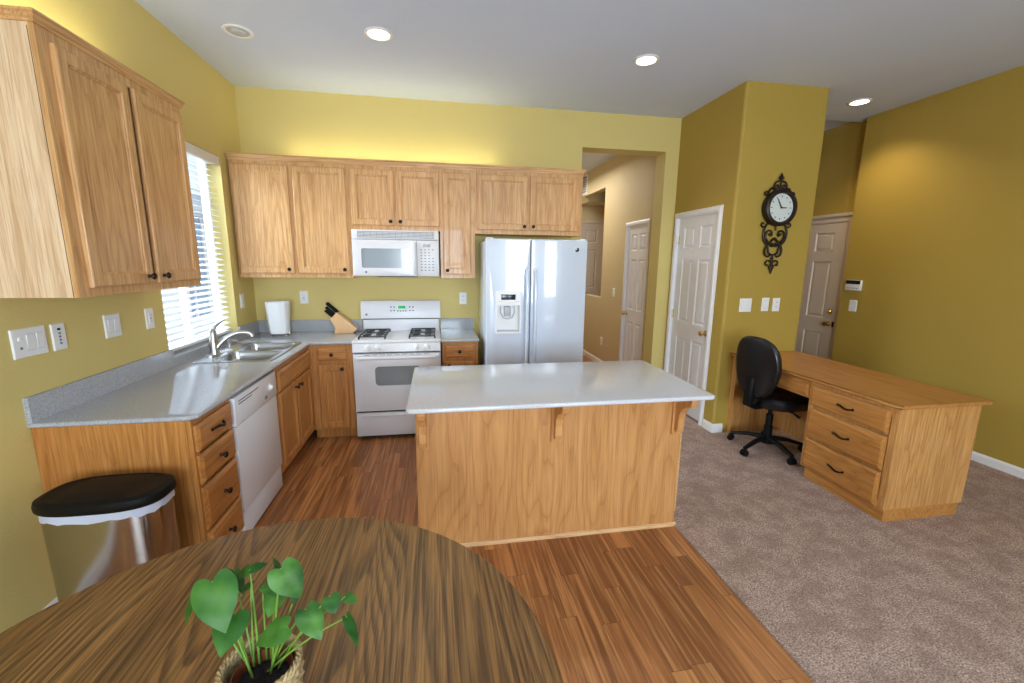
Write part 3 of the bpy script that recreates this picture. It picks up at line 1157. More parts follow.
# ------------------------------------------------------------------ range
RX0, RW = .978, .744
r = thing('gas_range', 'white freestanding gas range below the microwave', 'stove', (RX0, 0, 0))
m = MB()
m.box(0, RW, -.64, -.025, .03, .875)
m.obj('body', 'enamel', r, smooth=False)
m = MB()
m.box(-.003, RW + .003, -.655, -.03, .873, .898, .008)
m.box(.01, RW - .01, -.10, -.03, .89, 1.03, .004)
m.obj('cooktop', 'enamel', r)
m = MB()
m.prism([(-.04, 1.02), (-.115, 1.02), (-.115, 1.035), (-.105, 1.15), (-.085, 1.19), (-.04, 1.19)], 'X', -.008, RW + .008, .006)
bg_ = m.obj('backguard', 'enamel', r)
m = MB()
m.box(.01, RW - .01, -.104, -.1, 1.010, 1.019)
m.obj('vent_gap', 'darkgap', bg_, smooth=False)
MB().box(.345, .415, -.1085, -.10, 1.115, 1.142, .001).obj('clock_display', 'green', bg_)
for i, (bx, bz) in enumerate([(.27, 1.125), (.30, 1.125), (.27, 1.09), (.30, 1.09), (.335, 1.087), (.36, 1.087), (.385, 1.087), (.41, 1.087), (.45, 1.125), (.48, 1.125), (.45, 1.09), (.48, 1.09)]):
    MB().box(bx, bx + .014, -.113 + (bz - 1.087) * .08, -.105, bz, bz + .012, .001).obj('button', 'ink', bg_)
MB().lathe([(.011, 0), (.010, -.0015), (.004, -.002)], (.045, -.1128, 1.06), 14, 'Y').obj('emblem', 'ink', bg_)
m = MB()
m.prism([(-.60, .873), (-.655, .873), (-.668, .80), (-.60, .80)], 'X', 0, RW, .004)
m.obj('control_panel', 'enamel', r)
for kx in (.125, .212, .535, .625):
    k = MB()
    k.lathe([(.028, 0), (.027, -.006), (.020, -.010), (.018, -.028), (.012, -.031)], (kx, -.661, .838), 20, 'Y')
    k.box(kx - .005, kx + .005, -.698, -.688, .820, .856, .002)
    k.obj('knob', 'plastic', r)
m = MB()
m.box(.004, RW - .004, -.64, -.60, .785, .80)
m.obj('dark_gap', 'darkgap', r, smooth=False)
m = MB()
m.slab(rrect(.004, RW - .004, .27, .782, .012), [rrect(.18, .57, .50, .672, .035)], 'Y', -.638, -.672, bev=.004)
dr = m.obj('oven_door', 'enamel', r)
m = MB()
m.prism(rrect(.178, .572, .498, .674, .035), 'Y', -.668, -.655)
m.obj('oven_window', 'glassgrey', dr, smooth=False)
m = MB()
m.tube([(.03, -.672, .755), (.035, -.70, .757), (.06, -.722, .757), (RW / 2, -.727, .757), (RW - .06, -.722, .757), (RW - .035, -.70, .757), (RW - .03, -.672, .755)], .014, 10)
m.obj('oven_handle', 'enamel', dr)
m = MB()
for k in range(9):
    m.box(.10 + k * .062, .145 + k * .062, -.6735, -.6715, .774, .778)
m.obj('vent_slots', 'ink', dr, smooth=False)
m = MB()
m.box(.004, RW - .004, -.665, -.62, .055, .252, .006)
m.box(.06, RW - .06, -.675, -.66, .215, .235, .006)
m.obj('storage_drawer', 'enamel', r)
MB().box(.008, RW - .008, -.645, -.60, .250, .27).obj('drawer_gap', 'darkgap', r, smooth=False)
MB().box(.03, RW - .03, -.60, -.05, 0, .04).obj('base', 'darkgap', r, smooth=False)
for (gx0, gx1) in ((.045, .265), (.475, .695)):
    g = MB()
    cx = (gx0 + gx1) / 2
    y0, y1 = -.58, -.16
    for x in (gx0, gx1):
        g.box(x - .005, x + .005, y0, y1, .915, .927)
    for y in (y0, (y0 + y1) / 2, y1):
        g.box(gx0, gx1, y - .005, y + .005, .915, .927)
    for by in (y0 + .105, y1 - .105):
        for a in (PI / 4, 3 * PI / 4, 5 * PI / 4, 7 * PI / 4):
            g.tube([(cx + math.cos(a) * .03, by + math.sin(a) * .03, .922), (cx + math.cos(a) * .11, by + math.sin(a) * .10, .922)], .005, 6)
        g.box(cx - .1, cx - .03, by - .005, by + .005, .916, .927)
        g.box(cx + .03, cx + .1, by - .005, by + .005, .916, .927)
    for x in (gx0, gx1):
        for y in (y0, y1):
            g.box(x - .007, x + .007, y - .007, y + .007, .898, .92)
    g.obj('grate', 'castiron', r, smooth=False)
    for by in (y0 + .105, y1 - .105):
        b = MB().lathe([(.05, .8985), (.048, .903), (.034, .904), (.034, .912), (.028, .915), (.01, .916)], (cx, by, 0), 20)
        b.obj('burner', 'grayplastic', r)

# ------------------------------------------------------------------ microwave
r = thing('microwave', 'white over-the-range microwave under the short wall cabinet', 'microwave', (.974, 0, 0))
w = .752
m = MB()
m.box(0, w, -.36, -.01, 1.437, 1.845, .004)
m.obj('body', 'enamel', r)
m = MB()
m.box(.0, w, -.392, -.355, 1.762, 1.842, .006)
g = m.obj('vent_grille', 'enamel', r)
m = MB()
for k in range(5):
    m.box(.05, w - .04, -.3935, -.391, 1.776 + k * .012, 1.781 + k * .012)
for k in range(13):
    m.box(.05 + k * .054, .052 + k * .054, -.3938, -.391, 1.776, 1.829)
m.obj('louver_slots', 'ink', g, smooth=False)
m = MB()
m.slab(rrect(.0, .552, 1.442, 1.757, .01), [rrect(.075, .495, 1.512, 1.682, .015)], 'Y', -.36, -.395, bev=.005)
d = m.obj('door', 'enamel', r)
m = MB()
m.prism(rrect(.074, .496, 1.511, 1.683, .015), 'Y', -.389, -.37)
m.obj('door_window', 'mwglass', d, smooth=False)
m = MB()
m.box(.518, .545, -.415, -.39, 1.455, 1.745, .01)
m.obj('door_handle', 'enamel', d)
MB().lathe([(.010, 0), (.009, -.0015), (.004, -.002)], (.11, -.395, 1.475), 14, 'Y').obj('emblem', 'ink', d)
m = MB()
m.box(.556, w, -.393, -.36, 1.442, 1.757, .005)
cp = m.obj('control_panel', 'enamel', r)
MB().box(.61, .675, -.3945, -.392, 1.70, 1.725).obj('clock_display', 'display', cp, smooth=False)
for row in range(8):
    z = 1.672 - row * .026
    for c_ in range(4):
        if row in (1, 2) and c_ == 3:
            continue
        MB().box(.588 + c_ * .034, .604 + c_ * .034, -.3942, -.392, z, z + .008).obj('button', 'ink', cp, smooth=False)
m = MB()
m.box(.20, .55, -.34, -.20, 1.4305, 1.437)
m.obj('underside_light', 'darkgap', r, smooth=False)

# ------------------------------------------------------------------ refrigerator
FX0, FW, FY = 2.115, .905, -.725
r = thing('refrigerator', 'white side-by-side refrigerator with water dispenser beside the hall opening', 'refrigerator', (FX0, 0, 0))
m = MB()
m.box(.004, FW - .004, -.655, -.03, .03, 1.755, .006)
m.obj('body', 'fridge', r)
MB().box(.02, FW - .02, -.67, -.60, .02, .10).obj('toe_grille', 'grayplastic', r, smooth=False)
SP = .395
m = MB()
dx0, dx1, dz0, dz1 = .088, .315, .955, 1.328
m.slab(rrect(.002, SP - .004, .11, 1.772, .012), [rect(dx0 + .012, dx1 - .012, dz0 + .012, 1.205)], 'Y', -.66, FY, bev=.008)
d1 = m.obj('freezer_door', 'fridge', r)
m = MB()
m.slab(rrect(SP + .004, FW - .002, .11, 1.772, .012), [], 'Y', -.66, FY, bev=.008)
d2 = m.obj('fridge_door', 'fridge', r)
# dispenser
m = MB()
m.slab(rrect(dx0, dx1, dz0, dz1, .012), [rect(dx0 + .014, dx1 - .014, dz0 + .014, 1.203)], 'Y', FY + .004, FY - .008, bev=.003)
dp = m.obj('dispenser', 'plastic', d1)
m = MB()
yb = FY + .06
m.box(dx0 + .01, dx1 - .01, yb, yb + .004, dz0 + .01, 1.207)
m.box(dx0 + .010, dx0 + .014, FY, yb, dz0 + .01, 1.207)
m.box(dx1 - .014, dx1 - .010, FY, yb, dz0 + .01, 1.207)
m.box(dx0 + .01, dx1 - .01, FY, yb, dz0 + .010, dz0 + .014)
m.box(dx0 + .01, dx1 - .01, FY, yb, 1.203, 1.207)
m.obj('dispenser_well', 'plastic', dp, smooth=False)
MB().box(.135, .262, FY - .0105, FY - .007, 1.252, 1.298, .001).obj('dispenser_display', 'display', dp)
m = MB()
m.box(dx0 + .02, dx1 - .02, FY + .004, yb, dz0 + .014, dz0 + .022, .002)
m.obj('drip_tray', 'grayplastic', dp)
m = MB()
m.tube([(.14, yb - .004, 1.19), (.135, yb - .02, 1.14), (.16, yb - .035, 1.09), (.20, yb - .04, 1.08), (.24, yb - .035, 1.09), (.265, yb - .02, 1.14), (.26, yb - .004, 1.19)], .004, 8)
m.box(.17, .23, yb - .03, yb - .002, 1.10, 1.19, .008)
m.obj('dispenser_paddle', 'grayplastic', dp)
for bx in (.115, .135, .265, .285):
    MB().box(bx, bx + .01, FY - .0092, FY - .007, 1.232, 1.240).obj('dispenser_button', 'grayplastic', dp, smooth=False)
for sx_, dd in ((SP - .035, d1), (SP + .037, d2)):
    m = MB()
    m.tube([(sx_, FY, 1.52), (sx_, FY - .035, 1.50), (sx_, FY - .052, 1.42), (sx_, FY - .055, 1.1), (sx_, FY - .055, .85), (sx_, FY - .052, .72), (sx_, FY - .035, .62), (sx_, FY, .60)], .013, 10, sx=1.15)
    m.obj('handle', 'fridge', dd)
m = MB()
m.lathe([(.018, 0), (.017, -.002), (.006, -.003)], (.805, FY, 1.69), 18, 'Y')
e = m.obj('emblem', 'grayplastic', d2)
m = MB()
pts = [(.805 + .013 * math.cos(a), FY - .0032, 1.69 + .013 * math.sin(a)) for a in [math.radians(q) for q in range(-150, 100, 25)]]
m.tube(pts, [.004 + .006 * math.sin(PI * i / (len(pts) - 1)) for i in range(len(pts))], 6)
m.obj('emblem_mark', 'black', e)
m = MB()
m.box(.01, .07, -.70, -.62, 1.755, 1.782, .004)
m.box(FW - .07, FW - .01, -.70, -.62, 1.755, 1.782, .004)
m.obj('hinge_cover', 'plastic', r)

# ------------------------------------------------------------------ countertop objects
r = thing('countertop_bin', 'white tapered bin in a chrome wire stand on the corner countertop', 'bin', (.275, -.235, CT))
m = MB()
rs = []
for sc_, z in ((.80, .022), (.82, .03), (1.0, .305), (1.02, .31)):
    ring = []
    for k in range(48):
        a = 2 * PI * k / 48
        wob = 1 + .02 * math.cos(9 * a + 1)
        p = sup(.098, .078, 3.2, k, 48)
        ring.append((p[0] * sc_ * wob, p[1] * sc_ * wob, z))
    rs.append(ring)
inner = [[(x * .93, y * .93, z) for x, y, z in rs[3]], [(x * .9, y * .9, .05) for x, y, z in rs[0]]]
m.loft(rs + inner)
m.obj('liner', 'plastic', r)
m = MB()
for sx_ in (-1, 1):
    for sy_ in (-1, 1):
        m.tube([(sx_ * .062, sy_ * .05, .004), (sx_ * .066, sy_ * .055, .03)], .004, 8)
        m.sphere((sx_ * .062, sy_ * .05, .006), .006, 8)
    m.tube([(sx_ * .062, -.05, .02), (sx_ * .062, .05, .02)], .0025, 6)
for sy_ in (-1, 1):
    m.tube([(-.062, sy_ * .05, .02), (.062, sy_ * .05, .02)], .0025, 6)
m.tube([(-.075, 0, .02), (-.115, -.01, .05), (-.118, -.012, .16), (-.112, -.01, .175)], .003, 6)
m.tube([(-.09, -.02, .03), (-.105, -.03, .17), (-.10, -.032, .18)], .003, 6)
m.tube([(-.03, .05, .03), (-.03, .085, .31), (-.03, .085, .325)], .003, 6)
m.sphere((-.03, .085, .328), .006, 8)
m.obj('wire_stand', 'chrome', r)

r = thing('knife_block', 'beech knife block leaning left beside the range', 'knife block', (.83, -.13, CT))
m = MB()
m.prism([(-.075, 0), (.055, 0), (.088, .032), (-.048, .155), (-.098, .105), (-.060, .045)], 'Y', -.05, .045, .003)
m.xf(Matrix.Scale(1.3, 4))
m.obj('block', 'knifewood', r)
dirv = Vector((-.72, 0, .69)).normalized()
per = Vector((-.69, 0, -.72)).normalized()
for i, (off, yy, L) in enumerate([(.004, -.03, .10), (.004, -.005, .105), (.004, .022, .10), (.028, -.028, .085), (.028, 0, .085), (.052, -.02, .075), (.052, .012, .075)]):
    base = Vector((-.048, 0, .155)) + per * off + Vector((0, yy, 0)) - dirv * .004
    m = MB()
    m.tube([base, base + dirv * .012], .007, 8)
    m.tube([base + dirv * .008, base + dirv * .03, base + dirv * (L * .6), base + dirv * L], [.0065, .0075, .0068, .008], 8, sx=.8)
    m.xf(Matrix.Scale(1.3, 4))
    k = m.obj('knife', 'blackplastic')
    k.location = r.location
    tag(k, 'black-handled knife standing in the beech knife block', 'knife', 'knives in the block')

# ------------------------------------------------------------------ island
IX0, IX1, IY0, IY1 = 1.578, 3.099, -2.256, -1.69
r = thing('kitchen_island', 'oak-panelled kitchen island in the middle of the floor', 'island', (IX0, IY0, 0))
w, dp_ = IX1 - IX0, IY1 - IY0
m = MB()
m.box(0, w, 0, dp_, .0, .871)
m.obj('body', 'island', r, smooth=False)
m = MB()
m.loft([[(x, y, z) for y, z in ((0, .001), (-.012, .001), (-.012, .012), (-.006, .022), (0, .024))] for x in (-.0, w + .012)])
m.obj('base_trim', 'trimwood', r, smooth=False)
m = MB()
m.box(w, w + .006, 0, .004, .10, .853)
m.box(w, w + .012, 0, dp_, .001, .022)
m.obj('side_trim', 'trimwood', r, smooth=False)
for cx in (.038, .764, 1.486):
    m = MB()
    # backplate
    m.box(cx - .034, cx + .034, -.016, 0, .60, .871, .003)
    prof = [(-.016, .62), (-.040, .625), (-.048, .65), (-.046, .70), (-.055, .745), (-.085, .785), (-.125, .802), (-.155, .815), (-.165, .842), (-.165, .871), (-.016, .871)]
    m.prism(prof, 'X', cx - .020, cx + .020, .003)
    m.obj('corbel', 'island', r, smooth=False)
r = thing('island_countertop', 'pale speckled island countertop overhanging the oak panel', 'countertop', (1.547, -2.478, .872))
m = MB()
m.slab(rrect(0, 3.150 - 1.547, 0, 2.478 - 1.628, .03, 4), [], 'Z', 0, .024, bev=.009, seg=3)
m.obj('top', 'islandtop', r)

# ------------------------------------------------------------------ desk (faces -x; local x runs towards -y)
DX = 4.980
r = thing('desk', 'long honey oak desk with three drawers reaching out from the clock wall', 'desk', (DX, YC - .002, .012), -PI / 2)
DL = 2.471 - .972
fy = -(DX - 4.382)
zt = .768
m = MB()
m.slab([(0, fy - .037), (DL - .03, fy - .037), (DL, fy - .02), (DL, .033), (0, .033)], [], 'Z', zt - .028, zt, bev=.008)
m.obj('desk_top', 'desk_x', r)
m = MB()
bx0, bx1 = .852, DL - .025
m.box(bx0, bx1, fy + .019, 0, .085, zt - .028)
m.obj('drawer_cabinet', 'desk', r, smooth=False)
m = MB()
m.slab(rect(bx0, bx1, .085, zt - .028), [rect(bx0 + .04, bx1 - .04, .13, .68)], 'Y', fy + .0188, fy)
m.box(bx0 + .03, bx1 - .03, fy + .012, fy + .018, .12, .69)
m.obj('face_frame', 'desk', r, smooth=False)
m = MB()
m.box(bx0 + .03, bx1 - .004, fy + .014, -.02, .0, .085)
m.obj('plinth', 'desk_x', r, smooth=False)
for a, b in ((.565, .715), (.33, .545), (.09, .312)):
    cab_drawer(r, bx0 + .022, bx1 - .045, a, b, fy, 'desk_x', 'pull')
m = MB()
m.box(.02, bx0, fy + .012, fy + .03, .60, zt - .028)
m.obj('apron', 'desk_x', r, smooth=False)
cab_drawer(r, .10, bx0 - .02, .615, .715, fy + .012, 'desk_x', None, .016)
m = MB()
m.box(.0, .022, fy + .0, -.01, .0, zt - .028)
m.box(.022, .055, fy + .0, fy + .02, .0, zt - .028)
m.obj('side_panel', 'desk', r, smooth=False)
m = MB()
m.box(.02, bx0, -.14, -.12, .05, zt - .028)
m.obj('back_panel', 'desk', r, smooth=False)

# ------------------------------------------------------------------ office chair
r = thing('office_chair', 'black armless swivel chair tucked under the oak desk', 'chair', (4.46, -1.39, .012), math.radians(8))
m = MB()
for k in range(5):
    a = math.radians(72 * k + 45)
    m.tube([(math.cos(a) * .02, math.sin(a) * .02, .115), (math.cos(a) * .15, math.sin(a) * .15, .105), (math.cos(a) * .285, math.sin(a) * .285, .07)], [.022, .018, .014], 8, sx=1.3)
m.lathe([(.05, .07), (.05, .12), (.035, .135)], (0, 0, 0), 16)
m.obj('star_base', 'blackplastic', r)
for k in range(5):
    a = math.radians(72 * k + 45)
    c = Vector((math.cos(a) * .285, math.sin(a) * .285, .028))
    t = Vector((-math.sin(a), math.cos(a), 0))
    m = MB()
    for s in (-1, 1):
        m.tube([c + t * s * .008, c + t * s * .024], .026, 14)
    m.box(c.x - .018, c.x + .018, c.y - .018, c.y + .018, .03, .062, .008)
    m.tube([(c.x, c.y, .055), (c.x, c.y, .078)], .008, 8)
    m.obj('caster', 'blackplastic', r)
m = MB()
m.lathe([(.034, .12), (.034, .22), (.028, .225), (.028, .32), (.017, .325), (.017, .39)], (0, 0, 0), 16)
m.obj('gas_lift', 'blackplastic', r)
m = MB()
m.box(-.10, .10, -.07, .07, .385, .415, .008)
m.tube([(0, -.05, .398), (.02, -.19, .392), (.03, -.24, .370)], [.006, .006, .011], 8, sx=1.6)
m.obj('mechanism', 'blackplastic', r)
m = MB()
rs = []
for ins, z in ((.06, .408), (.01, .415), (.0, .435), (.0, .475), (.015, .498), (.05, .510), (.11, .508), (.17, .502)):
    rs.append([(p[0] + .05, p[1], z) for p in (sup(.225 - ins, .235 - ins, 2.8, k, 40) for k in range(40))])
m.loft(rs)
m.obj('seat', 'leather', r)
m = MB()
rs = []
# backrest: rounded pad in the local yz plane, dished, at x = -.24
def backring(ins, off):
    out = []
    for k in range(44):
        y, z = sup(.212 - ins, .25 - ins, 2.6, k, 44)
        z = z * (1.0 if z > 0 else 1.0)
        wid = 1 - .16 * max(0, -z / .25)
        yy = y * wid
        out.append((-.235 - .10 * (z + .0) * .6 + off + 1.0 * yy * yy, yy, .750 + z))
    return out
for ins, off in ((.05, -.034), (.012, -.028), (.0, -.012), (.0, .005), (.02, .02), (.06, .03), (.12, .03)):
    rs.append(backring(ins, off))
m.loft(rs)
m.obj('backrest', 'leather', r)
m = MB()
m.tube([(-.05, 0, .40), (-.18, 0, .40), (-.25, 0, .43), (-.262, 0, .52), (-.252, 0, .66)], .018, 8, sx=1.9, up=(0, 0, 1))
m.obj('back_bar', 'blackplastic', r)
m = MB()
m.box(-.275, -.235, -.04, .04, .42, .56, .01)
m.obj('back_bracket', 'blackplastic', r)

# ------------------------------------------------------------------ wall clock
CLX, CLZ = 4.645, 2.062
r = thing('wall_clock', 'round wall clock in a dark scrolled iron frame on the gold wall', 'clock', (CLX, YC, CLZ))
m = MB()
m.lathe([(.145, 0), (.153, -.012), (.155, -.055), (.150, -.067), (.135, -.076), (.124, -.074), (.118, -.052)], (0, 0, 0), 48, 'Y', cap=False)
m.obj('case', 'iron', r)
m = MB()
m.lathe([(.12, 0), (.12, -.050), (.119, -.052)], (0, 0, 0), 48, 'Y')
fc_ = m.obj('clock_face', 'clockface', r, smooth=False)
for k in range(12):
    a = 2 * PI * k / 12
    L = .010 if k % 3 else .013
    m = MB()
    m.tube([(math.sin(a) * (.098 - L), -.0525, math.cos(a) * (.098 - L)), (math.sin(a) * .1, -.0525, math.cos(a) * .1)], .0034, 6)
    m.obj('hour_mark', 'black', fc_)
m = MB()
a = math.radians(90)
m.tube([(0, -.056, 0), (.055 * math.sin(a), -.056, .055 * math.cos(a))], [.006, .0035], 6)
m.obj('hour_hand', 'black', r)
m = MB()
a = math.radians(-30)
m.tube([(0, -.058, 0), (.085 * math.sin(a), -.058, .085 * math.cos(a))], [.006, .003], 6)
m.lathe([(.008, -.055), (.008, -.061), (.003, -.062)], (0, 0, 0), 12, 'Y')
m.obj('minute_hand', 'black', r)


def spiral(cx, cz, r0, r1, a0, turns, n=26):
    return [(cx + (r0 + (r1 - r0) * i / n) * math.cos(a0 + turns * 2 * PI * i / n), cz + (r0 + (r1 - r0) * i / n) * math.sin(a0 + turns * 2 * PI * i / n)) for i in range(n + 1)]


def iron(m, pts, r0=.006, r1=.006, y=-.02):
    n = len(pts)
    m.tube([(x, y, z) for x, z in pts], [1.35 * (r0 + (r1 - r0) * i / (n - 1)) for i in range(n)], 7)


m = MB()
for s in (-1, 1):
    iron(m, [(s * x, z) for x, z in smoothpath([(.012, .225), (.045, .215), (.062, .185), (.045, .16), (.022, .17), (.025, .19), (.04, .188)])], .006, .005)
    iron(m, [(s * x, z) for x, z in smoothpath([(.05, .15), (.08, .165), (.10, .145), (.115, .115), (.135, .105), (.145, .125), (.128, .135)])], .007, .005)
    m.sphere((s * .04, -.02, .188), .009, 8)
    m.sphere((s * .128, -.02, .133), .009, 8)
m.tube([(0, -.02, .15), (0, -.02, .235)], .007, 8)
m.lathe([(.001, .235), (.016, .24), (.010, .25), (.020, .262), (.010, .275), (.006, .285), (.001, .295)], (0, -.02, 0), 8, 'Z', sy=.5)
for s in (-1, 1):
    m.tube([(s * .006, -.02, .24), (s * .022, -.02, .247), (s * .026, -.02, .262)], [.007, .006, .002], 6)
m.obj('top_scrollwork', 'iron', r)
m = MB()
for s in (-1, 1):
    iron(m, [(s * x, z) for x, z in smoothpath([(.075, -.125), (.105, -.155), (.13, -.16), (.145, -.14), (.13, -.125), (.118, -.138)])], .006, .004)
    iron(m, [(s * x, z) for x, z in smoothpath([(.09, -.135), (.115, -.20), (.105, -.27), (.07, -.315), (.055, -.34), (.04, -.385), (.0, -.40)])], .006, .006)
    # heart: upper loops crossing to the lower ones
    iron(m, [(s * x, z) for x, z in smoothpath([(.055, -.225), (.035, -.235), (.030, -.21), (.055, -.19), (.085, -.205), (.092, -.245), (.065, -.285), (.02, -.325), (-.02, -.30)])], .005, .007)
    iron(m, [(s * x, z) for x, z in smoothpath([(.0, -.255), (.03, -.28), (.065, -.32), (.085, -.36), (.075, -.40), (.045, -.415), (.028, -.395), (.045, -.378)])], .008, .005)
    m.sphere((s * .052, -.02, -.222), .012, 8)
    m.sphere((s * .044, -.02, -.385), .009, 8)
    iron(m, [(s * x, z) for x, z in smoothpath([(.0, -.475), (.02, -.455), (.045, -.45), (.062, -.47), (.052, -.492), (.036, -.484)])], .006, .005)
    m.tube([(0, -.02, -.48), (s * .022, -.02, -.50), (s * .018, -.02, -.525)], [.008, .008, .002], 6)
m.tube([(0, -.02, -.14), (0, -.02, -.19)], .007, 8)
m.tube([(0, -.02, -.395), (0, -.02, -.50)], .007, 8)
m.lathe([(.001, -.57), (.008, -.555), (.018, -.52), (.020, -.505), (.010, -.49), (.012, -.44), (.013, -.425), (.005, -.41)], (0, -.02, 0), 10, 'Z', sy=.6)
m.tube([(0, 0, -.15), (0, -.02, -.15)], .006, 6)
m.tube([(0, 0, -.43), (0, -.02, -.43)], .006, 6)
m.obj('lower_scrollwork', 'iron', r)


# ------------------------------------------------------------------ wall plates (local: facing -y)
def plate(name, label, cat, loc, rz, w, h, kind, group=None):
    r = thing(name, label, cat, loc, rz, group)
    m = MB()
    m.rings(-w / 2, w / 2, -h / 2, h / 2, [(0, 0), (0, .003), (.003, .006), (.006, .0065)])
    pl = m.obj('plate', 'plastic', r, smooth=False)
    gang = len(kind)
    for i, k in enumerate(kind):
        cx = (i - (gang - 1) / 2) * .046
        if k == 'r':      # rocker
            m = MB()
            m.prism([(-.0062, -.033), (-.0062, .033), (-.0105, .033), (-.007, -.033)], 'X', cx - .0165, cx + .0165)
            m.obj('rocker', 'plastic', r, smooth=False)
            MB().rings(cx - .0185, cx + .0185, -.035, .035, [(0, .0062), (.0006, .0068), (.0015, .0066)]).obj('surround', 'grayplastic', r, smooth=False)
        elif k == 'o':    # outlet
            for dz in (-.021, .021):
                m = MB()
                m.prism(rrect(cx - .016, cx + .016, dz - .014, dz + .014, .007, 4), 'Y', -.005, -.0085)
                f = m.obj('socket', 'plastic', r, smooth=False)
                m = MB()
                m.box(cx - .008, cx - .005, -.0090, -.0080, dz - .003, dz + .006)
                m.box(cx + .005, cx + .008, -.0090, -.0080, dz - .003, dz + .006)
                m.obj('slot', 'black', f, smooth=False)
        elif k == 'g':    # decora outlet
            m = MB()
            m.box(cx - .0165, cx + .0165, -.0085, -.005, -.033, .033, .001)
            f = m.obj('socket', 'plastic', r)
            m = MB()
            for dz in (-.019, .019):
                m.box(cx - .008, cx - .005, -.0092, -.008, dz - .003, dz + .006)
                m.box(cx + .005, cx + .008, -.0092, -.008, dz - .003, dz + .006)
            m.box(cx - .007, cx + .007, -.0092, -.008, -.003, .003)
            m.obj('slot', 'ink', f, smooth=False)
        elif k == 't':    # toggle style with small opening
            m = MB()
            m.box(cx - .004, cx + .004, -.016, -.006, -.004, .010, .001)
            m.obj('toggle', 'plastic', r)
            MB().rings(cx - .008, cx + .008, -.020, .020, [(0, .006), (.001, .0075), (.002, .006)]).obj('surround', 'grayplastic', r, smooth=False)
        elif k == 'k':    # keypad column
            m = MB()
            m.box(cx - .008, cx + .008, -.008, -.006, .030, .040)
            m.obj('window', 'black', r, smooth=False)
            for j in range(4):
                MB().lathe([(.0055, 0), (.005, -.003)], (cx, -.0062, .016 - j * .015), 10, 'Y').obj('button', 'ink', r)
        elif k == 'p':
            m = MB().lathe([(.009, 0), (.009, -.004), (.004, -.005)], (cx, -.006, .018), 12, 'Y')
            m.obj('dial', 'plastic', r)
            MB().lathe([(.006, 0), (.006, -.002)], (cx, -.006, -.02), 12, 'Y').obj('jack', 'ink', r)
    return r


L = PI / 2
plate('switch_plate', 'wide three-gang white switch plate nearest the table on the left wall', 'switch', (0, -2.333, 1.225), L, .160, .122, 'prr')
plate('control_plate', 'white single plate with small black window beside the three-gang switch plate', 'control plate', (0, -2.188, 1.222), L, .072, .122, 'k')
plate('switch_plate', 'white double rocker switch plate under the left wall cabinet', 'switch', (0, -1.852, 1.224), L, .115, .122, 'rr')
plate('outlet_plate', 'white outlet plate at the left edge of the kitchen window', 'outlet', (0, -1.548, 1.222), L, .072, .122, 'g')
plate('outlet_plate', 'white outlet plate between the window and the kitchen corner', 'outlet', (0, -.285, 1.212), L, .072, .122, 'g')
plate('outlet_plate', 'white outlet plate above the backsplash between bin and knife block', 'outlet', (.436, 0, 1.22), 0, .074, .122, 'g')
plate('outlet_plate', 'white outlet plate between the range and the refrigerator', 'outlet', (1.963, 0, 1.205), 0, .074, .122, 'o')
plate('switch_plate', 'white double rocker plate below the clock, next to the pantry door', 'switch', (4.445, YC, 1.215), 0, .120, .122, 'rr')
plate('switch_plate', 'middle white plate of the row of three below the clock', 'switch', (4.645, YC, 1.22), 0, .072, .122, 'r')
plate('outlet_plate', 'white outlet plate at the desk end of the row below the clock', 'outlet', (4.757, YC, 1.218), 0, .072, .122, 'o')
plate('switch_plate', 'white single switch below the alarm keypad on the right wall', 'switch', (XR, -.572, 1.158), -L, .085, .118, 't')
plate('switch_plate', 'small white switch on the hall wall beside the hall door', 'switch', (4.2, 1.42, 1.16), -L, .08, .122, 't')
plate('outlet_plate', 'low white outlet in the hall below the half wall opening', 'outlet', (4.2, 1.80, .38), -L, .08, .122, 'o')
r = thing('alarm_keypad', 'white alarm keypad with black display on the right wall near the entry door', 'keypad', (XR, -.556, 1.375), -L)
m = MB()
m.box(-.085, .085, -.026, 0, -.055, .052, .005)
m.obj('housing', 'plastic', r)
MB().box(-.080, .080, -.0275, -.024, .010, .048).obj('display', 'black', r, smooth=False)
m = MB()
for i in range(5):
    m.box(-.06 + i * .026, -.045 + i * .026, -.0275, -.025, -.035, -.028)
m.obj('key_row', 'ink', r, smooth=False)

# ------------------------------------------------------------------ ceiling lights
def downlight(x, y, label, on=True, power=22, z=H):
    r = thing('recessed_light', label, 'ceiling light', (x, y, z), 0, 'recessed ceiling lights')
    m = MB()
    m.lathe([(.072, 0), (.090, 0), (.092, -.003), (.088, -.008), (.074, -.010), (.068, -.004)], (0, 0, 0), 40, cap=False)
    m.obj('trim_ring', 'white', r)
    if on:
        m = MB()
        m.lathe([(.071, .0), (.071, -.0045), (.05, -.008), (.01, -.009)], (0, 0, 0), 36)
        m.obj('lens', 'lens', r)
        d = bpy.data.lights.new('downlight', 'SPOT')
        d.energy = power
        d.color = (1.0, .80, .54)
        d.spot_size = math.radians(125)
        d.spot_blend = .7
        d.shadow_soft_size = .06
        o = bpy.data.objects.new('downlight', d)
        COL.objects.link(o)
        o.location = (x, y, z - .03)
    else:
        m = MB()
        m.lathe([(.070, -.004), (.06, -.0035), (.059, -.001), (.05, -.0008)], (0, 0, 0), 36)
        m.obj('baffle', 'grayplastic', r)
        m = MB()
        m.sphere((.0, 0, -.004), .045, 20, (1, 1, .35))
        m.obj('eyeball', 'grayplastic', r)
    return r


downlight(.445, -1.012, 'unlit recessed ceiling light above the sink window', False)
downlight(1.357, -1.157, 'lit recessed ceiling light above the kitchen floor in front of the range')
downlight(3.262, -1.150, 'lit recessed ceiling light above the island end toward the hall')
downlight(5.56, -.755, 'lit recessed ceiling light close to the right wall', power=42)

